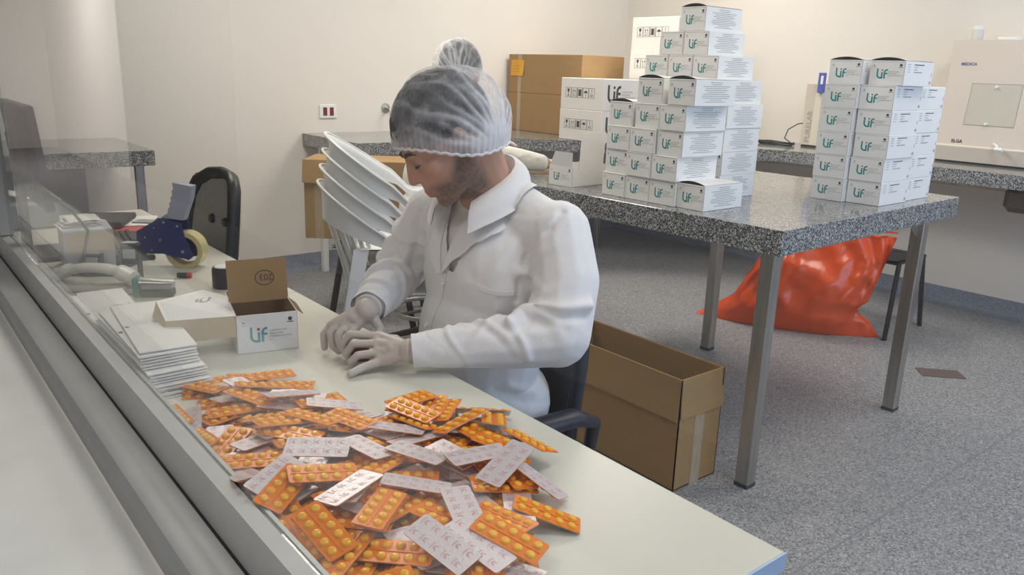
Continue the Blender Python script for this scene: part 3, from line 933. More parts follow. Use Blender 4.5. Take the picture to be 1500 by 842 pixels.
b.build('grip', pm('grey_grip', (0.36, 0.375, 0.45), 0.5), t, 40, fix=True)
b = MB(); u, v = gp(492, 605)
b.lathe([(.046, -.025), (.058, -.025), (.058, .025), (.046, .025), (.046, -.025)], 36, M=GM @ T(u, v, 0)); b.build('tape_roll', pm('clear_yellow_tape', (0.62, 0.54, 0.26), 0.2, spec=0.6), t, 40)
b = MB(); b.lathe([(.043, -.025), (.046, -.025), (.046, .025), (.043, .025), (.043, -.025)], 36, M=GM @ T(u, v, 0)); b.build('roll_core', M['kraft_pale'], t, 40)
b = MB(); b.lathe([(0, -.022), (.022, -.022), (.022, .022), (0, .022)], 24, M=GM @ T(u - .021, v + .010, 0)); b.build('roll_hub', M['black_plastic'], t, 40)
u, v = gp(240, 400)
b = MB(); b.box(-.06, .01, -.024, .024, v - .006, v - .002, M=T(u + .01, 0, 0) @ Ry(R(28)) if False else T(u + .015, 0, .0)); b.build('blade_guard', M['steel'], t)
b = MB(); b.box(gp(160, 0)[0], gp(345, 0)[0], -.026, .026, gp(0, 632)[1], gp(0, 612)[1]); b.build('front_plate', pm('blue_enamel_dark', (0.02, 0.03, 0.12), 0.4), t)

# telephone handset
t = thing('telephone_handset', 'white telephone handset on its cradle behind the flattened cartons', 'telephone', (.462, 2.36, DT), R(-39))
b = MB(); b.box(-.105, .105, -.05, .05, 0, .022, c=.008); b.box(.085, .12, -.045, .045, 0, .012, c=.004); b.build('cradle', pm('ivory_plastic', (0.56, 0.54, 0.47), 0.4), t)
b = MB()
b.grid(lambda u, v: ((u - .5) * .215, .030 * math.cos(2 * math.pi * v) * (1.15 if abs(u - .5) > .3 else .85) - .008, .048 + .016 * (1 - (2 * u - 1) ** 2) + .016 * math.sin(2 * math.pi * v) * (1.25 if abs(u - .5) > .3 else .8) - .012 * abs(2 * u - 1) ** 3), 25, 14, cv=True)
b.build('handset', pm('ivory_plastic_light', (0.66, 0.64, 0.57), 0.35), t, 60, fix=True)
b = MB()
for x in (-.1075, .1075):
    b.add([(x, .030 * 1.15 * math.cos(2 * math.pi * i / 14) - .008, .036 + .02 * math.sin(2 * math.pi * i / 14)) for i in range(14)], [tuple(range(14))])
b.build('end_cap', pm('ivory_cap', (0.60, 0.58, 0.51), 0.4), t)
b = MB(); b.tube([(-.10, .02, .02), (-.125, .035, .006), (-.11, .055, .005), (-.06, .058, .005)], .0035, 6); b.build('cord', M['dark_plastic'], t)

# self-inking stamps
def stamp(x, y, rz, h, label, body, name='self_inking_stamp', tilt=0):
    t = thing(name, label, 'stamp', (x, y, DT), R(rz), 'self-inking stamps')
    if tilt: t.rotation_euler = (R(tilt), 0, R(rz))
    b = MB()
    for sx in (-1, 1): b.box(sx * .022 - .003, sx * .022 + .003, -.012, .012, .001, h * .5, c=.001)
    b.box(-.025, .025, -.014, .014, 0, .006, c=.001); b.build('frame', M['black_plastic'], t)
    b = MB(); b.box(-.024, .024, -.014, .014, h * .42, h * .93, c=.003); b.build('housing', body, t)
    b = MB(); b.box(-.026, .026, -.016, .016, h * .90, h, c=.005); b.build('cap', M['dark_plastic'], t)
    b = MB(); b.box(-.018, .018, -.0152, -.0138, h * .58, h * .84); b.build('label_window', pm('pale_label', (0.45, 0.47, 0.50), 0.3), t)
    b = MB(); b.box(-.019, .019, -.012, .012, h + .0, h + .002); b.build('top_label', pm('top_label', (0.55, 0.57, 0.6), 0.2), t)
stamp(.497, 2.548, -38, .062, 'dark self-inking stamp standing behind the white telephone handset', M['black_plastic'])
stamp(.575, 2.44, -38, .105, 'tallest dark self-inking stamp, between keyboard and telephone handset', M['black_plastic'])
t = thing('office_stapler', 'green and grey stamp pad press beside the folded-out flap of the open box', 'stapler', (.572, 2.215, DT), R(-30))
b = MB(); b.box(-.052, -.034, -.02, .02, 0, .054, c=.004); b.build('green_end', pm('green_plastic', (0.045, 0.22, 0.17), 0.4), t)
b = MB(); b.box(-.034, .05, -.018, .018, .020, .040, c=.004); b.build('grey_body', pm('mid_grey_plastic', (0.26, 0.27, 0.27), 0.4), t)
b = MB(); b.grid(lambda u, v: (-.034 + .088 * u, .020 * math.cos(math.pi * v), .040 + .012 * math.sin(math.pi * v) * (1 - .5 * u)), 6, 9); b.build('chrome_cover', M['steel'], t, 60)
b = MB(); b.box(-.034, .05, -.018, .018, 0, .0195, c=.002); b.build('base', M['black_plastic'], t)
t = thing('black_pot', 'black round ink pot with a white top behind the raised brown lid', 'pot', (.758, 2.205, DT))
b = MB(); b.lathe([(0, 0), (.030, 0), (.033, .004), (.033, .054), (.030, .060), (0, .06)], 24); b.build('pot_body', M['black_plastic'], t)
b = MB(); b.lathe([(0, .0625), (.024, .062), (.026, .06), (0, .0598)], 24); b.build('white_top', M['plastic_white'], t)
t = thing('marker_cap', 'small grey cap with a red end lying behind the folded-out box flap', 'cap', (.697, 2.365, DT), R(-35))
b = MB(); b.tube([(-.02, 0, .008), (.008, 0, .008)], .0078, 10); b.build('cap_body', M['dark_plastic'], t)
b = MB(); b.tube([(.008, 0, .008), (.02, 0, .008)], .0076, 10); b.build('red_end', M['red_print'], t)

# keyboard, mouse, folders, papers
t = thing('computer_keyboard', 'dark computer keyboard lying between the white box and the tape gun', 'keyboard', (.655, 2.86, DT), R(-97))
b = MB(); b.box(-.215, .215, -.065, .065, 0, .016, c=.004); b.build('keyboard_base', M['dark_plastic'], t)
ky = MB().box(-.0075, .0075, -.0075, .0075, 0, .007, c=.0018).mesh('key', M['dark_plastic'], 0)
for r in range(5):
    for c in range(21):
        if c in (15,) or (r == 4 and 3 < c < 9): continue
        k = link('key', ky, t); k.location = (-.2 + .02 * c, -.045 + .0195 * r, .0158)
k = MB().box(-.04, .055, -.0075, .0075, 0, .007, c=.0018).build('space_bar', M['dark_plastic'], t, 0); k.location = (-.085, .033, .0158)
t = thing('computer_mouse', 'dark computer mouse at the near end of the keyboard', 'mouse', (.60, 2.615, DT), R(60))
b = MB(); b.grid(lambda u, v: (.052 * math.cos(math.pi * u) * math.sin(math.pi * min(max(v, .001), .999)) , .03 * math.cos(math.pi * v), .001 + .034 * math.sin(math.pi * u) * math.sin(math.pi * v)), 12, 12)
b.build('shell', M['dark_plastic'], t, 60, fix=True)
b = MB(); b.lathe([(.006, -.003), (.008, 0), (.006, .003)], 12, M=T(.02, 0, .030) @ Rx(R(90))); b.build('wheel', M['black_plastic'], t)
t = thing('red_folder', 'red paper folder lying under white sheets behind the keyboard', 'folder', (.745, 3.20, DT), R(-28))
b = MB(); b.box(-.10, .10, -.09, .09, 0, .004, c=.001); b.build('cover', pm('red_card', (0.60, 0.095, 0.09), 0.5), t)
tag(MB().box(-.11, .11, -.09, .12, 0, .003, M=T(.76, 3.31, DT + .0045) @ Rz(R(-24))).build('paper_sheets', M['card']), 'stack of white paper sheets on the red folder at the desk end', 'paper')
t = thing('black_ring_binder', 'black flat document wallet lying on white papers at the far end of the desk', 'binder', (.70, 3.31, DT + .0082), R(-28))
b = MB(); b.box(-.085, .085, -.11, .11, 0, .022, c=.005); b.build('cover', pm('black_leatherette', (0.03, 0.034, 0.04), 0.5), t)
b = MB(); b.box(-.08, .0845, -.1085, .1085, .007, .016); b.build('page_edge', M['dark_plastic'], t)

# small carton with papers on top, cables, monitor
t = thing('small_carton', 'small grey-white carton with a kraft tape band beside the computer monitor', 'box', (.425, 2.575, DT), R(-6))
b = MB(); b.box(0, .135, 0, .165, 0, .128, c=.002); b.build('carton_body', pm('grey_white_card', (0.50, 0.51, 0.54), 0.6), t, 0)
b = MB(); b.box(.01, .128, -.0006, .001, .060, .122); b.box(.128, .1356, -.0006, .12, .07, .122); b.build('kraft_band', M['kraft_pale'], t, 0)
rnd = random.Random(8)
for k in range(4):
    b = MB(); a = rnd.uniform(-.3, .3); z = .8687 + .004 * k
    b.grid(lambda u, v: (.428 + .09 * u + .010 * k, 2.60 + .11 * v + .008 * k, z + .006 * abs(math.sin(3 * u + 2 * v + k)) * (k > 1)), 5, 5)
    tag(b.build('paper_slip', M['card'], smooth=60), ('lowest', 'second', 'third', 'topmost curled')[k] + ' white paper slip on the small grey-white carton', 'paper', 'paper slips on the small carton')
b = MB()
b.tube([(.37, 2.64, 1.03), (.42, 2.58, .965), (.455, 2.555, .93), (.49, 2.545, .87), (.47, 2.54, .80), (.44, 2.53, .757), (.385, 2.525, .746)], .0045, 8)
b.tube([(.395, 2.62, .99), (.43, 2.575, .955)], .009, 10)
tag(b.build('monitor_cable', M['dark_plastic']), 'dark plug and cable hanging in front of the small carton', 'cable')
b = MB()
for k in range(3):
    b.tube([(.385 + .01 * k, 2.515 - .008 * k, .745), (.43, 2.535 - .008 * k, .748 + .004 * k), (.475 + .01 * k, 2.505 - .01 * k, .747 + .004 * k), (.53 + .01 * k, 2.47 - .012 * k, .7465), (.56 + .012 * k, 2.40 - .01 * k, .7455)], .0035, 6)
tag(b.build('loose_cables', M['dark_plastic']), 'loops of dark cable lying behind the white telephone handset', 'cable')
t = thing('computer_monitor', 'flat black computer monitor seen from behind at the left end of the desk', 'monitor', (.400, 2.875, DT))
MM = T(.004, 0, .32) @ Ry(R(-5))
b = MB(); b.box(-.012, .012, -.24, .24, -.145, .16, M=MM, c=.004); b.build('screen_housing', M['dark_plastic'], t)
b = MB(); b.box(.0121, .0135, -.228, .228, -.13, .148, M=MM); b.build('screen', pm('black_glass', (0.01, 0.01, 0.012), 0.1), t)
b = MB(); b.box(-.03, -.0121, -.13, .13, -.09, .07, M=MM, c=.008); b.build('rear_bulge', M['dark_plastic'], t)
b = MB(); b.box(-.035, -.012, -.035, .035, .01, .30, c=.006); b.build('stand_neck', M['dark_plastic'], t)
b = MB(); b.box(-.045, .10, -.11, .11, 0, .014, c=.005); b.build('stand_foot', M['dark_plastic'], t)
t = thing('desk_printer', 'grey desk printer with a curled white sheet at the far end of the desk', 'printer', (.372, 3.33, DT))
b = MB(); b.box(0, .18, 0, .25, 0, .10, c=.01); b.build('printer_body', pm('printer_grey', (0.30, 0.31, 0.32), 0.5), t)
b = MB(); b.grid(lambda u, v: (.02 + .14 * u, .03 + .19 * v, .102 + .03 * (1 - u) ** 2), 6, 3); b.build('paper_sheet', M['card'], t, 60)

# ------------------------------------------------------------------ chairs
def plastic_chair_parts(t):
    w = M['plastic_white']
    def rim_path(s):       # s from -1 (right arm front) to 1 (left arm front): plan position and rim height
        a = abs(s); sg = 1 if s >= 0 else -1
        if a < .5:
            an = a / .5 * R(80)
            x, y = .02 - .275 * math.cos(an), .255 * math.sin(an)
        else:
            k = (a - .5) / .5
            x, y = -.028 + .25 * k, .251 + .02 * k
        z = .62 + .265 * max(0, math.cos(min(a * 1.55, 1) * math.pi / 2)) ** 1.1
        if a > .9: z -= .02 * (a - .9) / .1
        return x - .045 * max(0, (z - .62) / .265), sg * y, z
    def band(u, v, off):
        s = 2 * u - 1
        x, y, z = rim_path(s)
        a = abs(s)
        hgt = .115 * max(0, 1 - (a / .55) ** 2) + .035
        cen = Vector((.02 - x, -y, 0)).normalized() if a < .5 else Vector((0, -1 if y > 0 else 1, 0))
        flare = .018 * max(0, v - .8) / .2
        p = Vector((x, y, z - hgt * (1 - v))) - cen * flare + cen * off
        return tuple(p)
    b = MB(); b.grid(lambda u, v: band(u, v, 0), 49, 7); b.grid(lambda u, v: band(u, 1 - v, .006), 49, 7)
    pts = [band(i / 48, 1, .003) for i in range(49)]
    b.tube(pts, .0065, 6)
    b.build('back_rim', w, t, 50)
    for k in range(-3, 4):
        a = k * R(13)
        x, y = .02 - .27 * math.cos(a), .245 * math.sin(a)
        b = MB()
        M4 = T(0, 0, 0)
        vs = []
        for z, lean in ((.43, .05), (.55, .022), (.66, -.012), (.76, -.04)):
            c = Vector((x + lean, y * (1 - (.76 - z) * .35), z)); tg = Vector((math.sin(a), math.cos(a), 0)) * .0135; nn = Vector((math.cos(a), -math.sin(a), 0)) * .003
            vs += [c - tg - nn, c + tg - nn, c + tg + nn, c - tg + nn]
        fs = [(0, 3, 2, 1), (12, 13, 14, 15)] + [(4 * i + j, 4 * i + (j + 1) % 4, 4 * i + 4 + (j + 1) % 4, 4 * i + 4 + j) for i in range(3) for j in range(4)]
        b.add(vs, fs); b.build('back_slat', w, t, 0)
    b = MB()
    def seat(u, v):
        x = -.20 + .43 * u; wd = .19 + .035 * u
        return (x, (2 * v - 1) * wd, .43 - .012 * math.sin(math.pi * v) + .012 * u - .03 * max(0, u - .88) / .12)
    b.grid(seat, 14, 11); b.grid(lambda u, v: (seat(u, 1 - v)[0], seat(u, 1 - v)[1], seat(u, 1 - v)[2] - .006), 14, 11)
    b.build('seat', w, t, 50)
    for sx, sy in ((1, 1), (1, -1), (-1, 1), (-1, -1)):
        b = MB()
        top = (.19, sy * .235, .62) if sx > 0 else (-.17, sy * .19, .43)
        bot = (.24, sy * .25, 0) if sx > 0 else (-.25, sy * .23, 0)
        vs = []
        for (x, y, z), r in ((top, .032), (bot, .018)):
            vs += [(x - r, y, z), (x + r, y, z), (x + r, y - sy * .004, z), (x - r, y - sy * .004, z), (x + (r if sx < 0 else -r), y - sy * r * 1.6, z), (x + (r - .004 if sx < 0 else -r + .004), y - sy * r * 1.6, z)]
        b.add(vs, [(0, 1, 7, 6), (3, 2, 8, 9), (0, 3, 9, 6), (1, 2, 8, 7), (4, 5, 11, 10), (3, 4, 10, 9), (2, 5, 11, 8), (0, 1, 2, 3), (6, 7, 8, 9)])
        b.build('leg', w, t, 0, fix=True)


PC = Vector((1.765, 2.97, 0)); PA = -30
t0 = thing('plastic_chair', 'lowest white plastic armchair of the stack behind the worker', 'chair', PC, R(PA), 'stacked white plastic chairs')
plastic_chair_parts(t0)
for k, n in enumerate(('second', 'third', 'topmost')):
    dup(t0, PC + Vector((math.cos(R(PA)), math.sin(R(PA)), 0)) * .012 * (k + 1) + Vector((0, 0, .066 * (k + 1))), None, ('%s white plastic armchair from below in the stack behind the worker' % n) if k < 2 else 'topmost white plastic armchair of the stack behind the worker')


def visitor_chair(loc, rz, label, back=True):
    t = thing('visitor_chair', label, 'chair', loc, R(rz))
    for sx in (-1, 1):
        for sy in (-1, 1):
            b = MB(); b.tube([(sx * .225, sy * .215, 0), (sx * .15, sy * .20, .425)], .0125, 8, flat=1.4); b.build('leg', M['black_metal'], t)
    b = MB(); b.tube([(-.17, -.2, .42), (.17, -.2, .42), (.17, .2, .42), (-.17, .2, .42)], .011, 8, closed=True); b.build('seat_frame', M['black_metal'], t)
    b = MB(); b.grid(lambda u, v: (-.21 + .42 * u, -.215 + .43 * v, .442 - .014 * math.sin(math.pi * v) - .02 * u ** 4), 9, 9); b.grid(lambda u, v: (-.21 + .42 * u, .215 - .43 * v, .430 - .014 * math.sin(math.pi * v) - .02 * u ** 4), 9, 9)
    b.build('seat', M['black_plastic'], t, 60)
    if back:
        for sy in (-1, 1):
            b = MB(); b.tube([(-.14, sy * .20, .42), (-.20, sy * .20, .46), (-.235, sy * .20, .56), (-.25, sy * .19, .72)], .011, 8); b.build('back_upright', M['black_metal'], t)
        b = MB(); b.grid(lambda u, v: (-.245 - .02 * v - .02 * math.sin(math.pi * u), -.215 + .43 * u, .56 + .22 * v), 9, 5); b.grid(lambda u, v: (-.235 - .02 * v - .02 * math.sin(math.pi * u), .215 - .43 * u, .56 + .22 * v), 9, 5)
        b.build('backrest', M['black_plastic'], t, 60)
    return t


visitor_chair((4.44, 2.14, 0), 2, 'black tube-legged chair half hidden behind the orange bag', back=False)
visitor_chair((2.16, 3.80, 0), -40, 'black tube-legged chair carrying a brown carton behind the plastic chairs', back=False)
t = thing('brown_carton', 'brown carton standing on a black chair behind the white plastic chairs', 'box', (1.832, 4.01, .4435), R(-38), None)
b = MB(); b.box(0, .55, 0, .30, 0, .425, c=.003); b.build('carton_body', M['kraft'], t, 0)
b = MB(); b.add([(-.003, -.001, .425), (.15, -.001, .425), (.148, -.016, .30), (-.006, -.014, .305)], [(0, 3, 2, 1)]); b.add([(-.003, -.003, .425), (.15, -.003, .425), (.148, -.018, .30), (-.006, -.016, .305)], [(0, 1, 2, 3)])
b.build('folded_flap', M['kraft'], t, 0)
b = MB(); b.box(.055, .10, -.001, .001, .0, .29); b.build('tape_strip', M['tape'], t, 0)

# office chair with grey mesh back, its rear turned to the desk
t = thing('office_chair', 'dark office chair with a grey mesh back pushed under the far desk', 'chair', (.752, 2.795, 0), R(187), 'office chairs')
def obk(u, v, off=0):
    y = (u - .5) * (.36 - .09 * max(0, v - .55) ** 1.5)
    z = .50 + .475 * v
    return (-.185 - .06 * v + .05 * (2 * u - 1) ** 2 + off, y, z)
b = MB(); b.grid(lambda u, v: obk(.08 + .84 * u, .03 + .955 * v, 0), 12, 14); b.grid(lambda u, v: obk(.92 - .84 * u, .03 + .955 * v, .006), 12, 14)
b.build('mesh_back', pm('grey_mesh', (0.34, 0.325, 0.30), 0.8, var=.25, vs=300), t, 60)
path = [obk(.06, .0), obk(.04, .3), obk(.04, .6), obk(.06, .82), obk(.13, .93), obk(.28, .99), obk(.5, 1.005), obk(.72, .99), obk(.87, .93), obk(.94, .82), obk(.96, .6), obk(.96, .3), obk(.94, .0)]
b = MB(); b.tube(path, .030, 10, closed=True, flat=.62); b.build('back_frame', M['black_plastic'], t, 60)
for u in (.36, .64):
    b = MB(); b.lathe([(0, .012), (.014, .010), (.017, 0)], 14, M=T(*obk(u, .66, .007)) @ Ry(R(90))); b.build('back_knob', M['black_plastic'], t)
b = MB(); b.box(-.20, .24, -.23, .23, .42, .48, c=.025); b.build('seat', M['black_plastic'], t)
b = MB(); b.box(-.215, -.15, -.03, .03, .40, .56, c=.008); b.build('back_bracket', M['black_plastic'], t)
b = MB(); b.tube([(0, 0, .08), (0, 0, .42)], .028, 12); b.build('gas_column', M['black_metal'], t)
for k in range(5):
    a = 2 * math.pi * k / 5 + .3
    b = MB(); b.tube([(0, 0, .09), (.26 * math.cos(a), .26 * math.sin(a), .06)], [.025, .016], 8); l = b.build('base_spoke', M['black_plastic'], t)
    b = MB(); b.lathe([(.0, -.02), (.026, -.02), (.028, 0), (.026, .02), (0, .02)], 14, M=T(.27 * math.cos(a), .27 * math.sin(a), .0285) @ Rz(a) @ Rx(R(90))); b.build('caster', M['black_plastic'], l)

# the worker's chair
t = thing('office_chair', 'navy office chair with armrests under the seated worker', 'chair', (1.100, 1.50, 0), R(178), 'office chairs')
b = MB(); b.box(-.22, .22, -.225, .225, .385, .450, c=.028); b.build('seat', M['navy'], t)
def wbk(u, v, off=0):
    return (-.205 - .05 * v + .035 * (2 * u - 1) ** 2 + off, (u - .5) * .43 * (1 - .10 * v ** 3), .50 + .36 * v)
b = MB(); b.grid(lambda u, v: wbk(u, v), 12, 10); b.grid(lambda u, v: wbk(1 - u, v, .03), 12, 10)
b.tube([wbk(u, v, .015) for u, v in ((0, 0), (0, .5), (0, 1), (.25, 1.02), (.5, 1.03), (.75, 1.02), (1, 1), (1, .5), (1, 0), (.5, -.02))], .019, 8, closed=True)
b.build('backrest', M['navy'], t, 60)
for sy in (-1, 1):
    b = MB(); b.tube([(-.205, sy * .235, .47), (-.19, sy * .262, .555), (-.12, sy * .268, .585), (.05, sy * .266, .588), (.10, sy * .262, .575), (.115, sy * .25, .50), (.10, sy * .21, .445)], [.018, .020, .027, .027, .024, .018, .016], 10, flat=.75)
    b.build('armrest', M['navy'], t, 60)
b = MB(); b.tube([(-.16, 0, .43), (-.20, 0, .46), (-.215, 0, .56)], .025, 8); b.build('back_bracket', M['black_plastic'], t)
b = MB(); b.tube([(0, 0, .08), (0, 0, .41)], .028, 12); b.build('gas_column', M['black_metal'], t)
for k in range(5):
    a = 2 * math.pi * k / 5 + .9
    b = MB(); b.tube([(0, 0, .09), (.26 * math.cos(a), .26 * math.sin(a), .06)], [.025, .016], 8); l = b.build('base_spoke', M['black_plastic'], t)
    b = MB(); b.lathe([(.0, -.02), (.026, -.02), (.028, 0), (.026, .02), (0, .02)], 14, M=T(.27 * math.cos(a), .27 * math.sin(a), .0285) @ Rz(a) @ Rx(R(90))); b.build('caster', M['black_plastic'], l)

# ------------------------------------------------------------------ open carton on the floor
t = thing('open_carton', 'tall open brown carton on the floor behind the worker beside the table leg', 'box', (1.985, 1.523, 0), R(0))
w, d, h, th = .226, .64, .402, .004
b = MB()
for a in ((0, w, 0, th, .001, h), (0, w, d - th, d, .001, h), (0, th, 0, d, .001, h), (w - th, w, 0, d, .001, h), (0, w, 0, d, 0.0005, .005)): b.box(*a)
b.build('carton_body', M['kraft'], t, 0)
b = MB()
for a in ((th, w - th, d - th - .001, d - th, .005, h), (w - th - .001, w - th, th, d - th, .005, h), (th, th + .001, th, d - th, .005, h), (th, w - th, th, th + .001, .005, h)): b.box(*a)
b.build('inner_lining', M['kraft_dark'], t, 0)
b = MB(); b.box(.004, w + .004, -.003, .0, 0, .14, M=T(0, -.002, h - .14) @ Rx(R(-4))); b.build('end_flap', M['kraft_pale'] if False else M['kraft'], t, 0)
b = MB(); b.box(-.003, 0, .006, d - .01, 0, .15, M=T(-.002, 0, h - .15) @ Ry(R(3))); b.build('side_flap', M['kraft'], t, 0)
b = MB(); b.box(0, .003, .0, d - .01, 0, .13, M=T(w + .002, 0, h - .13) @ Ry(R(-6))); b.build('side_flap', M['kraft'], t, 0)
b = MB(); b.box(.085, .135, -.0012, .0005, .0, h - .14); b.build('tape_strip', M['tape'], t, 0)

# ------------------------------------------------------------------ orange plastic bag under the table
b = MB()
def bagp(u, v):
    a = 2 * math.pi * u
    ax = Vector((.46, -.80, 0)).normalized(); ay = Vector((.80, .46, 0)).normalized()
    L = .37 * (1 - .10 * v) * (1 - .55 * max(0, v - .85) / .15 * 0)
    ca, sa = math.cos(a), math.sin(a)
    ex = (abs(ca) ** .75) * (1 if ca > 0 else -1)
    bulge = math.sin(math.pi * min(1, (v * .80 + .22))) ** .7
    W = .13 * bulge * (1 - v ** 3 * .85) + .02
    lean = .15 * v
    c = Vector((4.045, 2.34, 0)) + ax * (lean + .03 * v - .07)
    p = c + ax * ex * L * (1 - .20 * v * (ca < 0)) + ay * sa * W
    z = .56 * v
    # pinched corners on the floor, waist above the right corner
    if v < .25: p += ax * ex * .13 * (1 - v / .25) * abs(ca) ** 6
    if .15 < v < .35 and ca > 0: p -= ax * .035 * math.sin(math.pi * (v - .15) / .2) * ca
    q = Vector((p.x * 5, p.y * 5, z * 3.2))
    fold = mnoise.ridged_multi_fractal(q, .9, 2.1, 3, 1.0, 2.0) - 1.0
    f2 = math.sin(14 * a + 5 * v + 2.5 * math.sin(7 * v)) * .010 * v
    p += ay * (fold * .030 + f2 * 1.5) * (1 if sa > 0 else -1) * min(1, 4 * v + .2)
    return (p.x, p.y, max(z, .002))
b.grid(bagp, 110, 46, cu=True)
n0 = len(b.v)
b.add([bagp(i / 110, 0) for i in range(110)] , [tuple(range(110))])
t = thing('plastic_bag', 'large crumpled orange plastic bag standing on the floor under the granite table', 'bag', (0, 0, 0))
bagm = pm('orange_polythene', (0.74, 0.085, 0.015), 0.24, spec=0.55, bump=0.25, bs=9)
bagm.node_tree.nodes['Principled BSDF'].inputs['Subsurface Weight'].default_value = 0.0
b.build('bag_skin', bagm, t, 60)
b = MB(); b.grid(lambda u, v: (4.395 - .30 * (1 - u) * .9 + .085 * u, 2.10 + .32 * (1 - u) * 1.1 - .05 * u, .525 + .012 * v + .014 * u + .006 * math.sin(9 * u)), 14, 3); b.build('rolled_rim', bagm, t, 60)

# ------------------------------------------------------------------ heap of blister packs
PL, PWD = .100, .043
FILM = pm('orange_film', (0.82, 0.215, 0.004), 0.26, spec=0.45)
DOME = pm('amber_blister', (0.93, 0.44, 0.010), 0.15, spec=0.5)
FOIL = pm('silver_foil', (0.72, 0.66, 0.67), 0.36, 0.5, bump=0.12, bs=260)
PINK = pm('pink_foil_print', (0.62, 0.26, 0.29), 0.5)


def rrect(w, h, r, n=3):
    o = []
    for cx, cy, a in ((w / 2 - r, h / 2 - r, 0), (-w / 2 + r, h / 2 - r, 90), (-w / 2 + r, -h / 2 + r, 180), (w / 2 - r, -h / 2 + r, 270)):
        o += [(cx + r * math.cos(R(a + 90 * i / n)), cy + r * math.sin(R(a + 90 * i / n))) for i in range(n + 1)]
    return o


b = MB(); b.prism(rrect(PL, PWD, .004), -.0023, -.0013)
b.box(-PL / 2 + .004, PL / 2 - .004, -.0012, .0012, -.0014, -.0002)
ME_FILM = b.mesh('film', FILM, 0)
b = MB()
for i in range(5):
    for j in (-1, 1):
        b.lathe([(.0068, -.0014), (.0062, .0012), (.0048, .0023), (.0022, .0028), (0, .0028)], 10, M=T((i - 2) * .0186, j * .0105, 0))
ME_DOME = b.mesh('tablet_blisters', DOME, 60)
b = MB(); b.prism(rrect(PL, PWD, .004), -.0028, -.00235); ME_FOIL = b.mesh('foil_backing', FOIL, 0)
b = MB()
for i in range(5):
    for j in (-1, 1):
        S = Matrix(((0, 1, 0, 0), (1, 0, 0, 0), (0, 0, -1, -.00295), (0, 0, 0, 1))) @ T(j * .0105 - .0045, (i - 2) * .0186 - .004, 0)
        H = .0062
        b.stroke([(.001, H), (.001, .0022), (.0024, .0008), (.0042, .0008)], .0012, 0, S); b.stroke([(.0042, 0), (.0042, H * .66)], .0012, 0, S)
        b.stroke([(.0064, 0), (.0064, H * .7), (.0084, H)], .0012, 0, S); b.stroke([(.006, H * .5), (.0085, H * .5)], .001, 0, S)
        b.stroke([(-.002, -.0022), (.0105, -.0022)], .0006, 0, S); b.stroke([(-.002, -.0038), (.008, -.0038)], .0006, 0, S)
ME_PINK = b.mesh('foil_print', PINK, 0)


def blister(x, y, z, q, label, group='blister packs heaped on the desk'):
    t = bpy.data.objects.new('blister_pack', None)
    col.objects.link(t)
    t.location = (x, y, z); t.rotation_mode = 'QUATERNION'; t.rotation_quaternion = q
    t.empty_display_size = .02
    tag(t, label, 'blister pack', group)
    link('film', ME_FILM, t)
    link('tablet_blisters', ME_DOME, t)
    f = link('foil_backing', ME_FOIL, t)
    link('foil_print', ME_PINK, f)


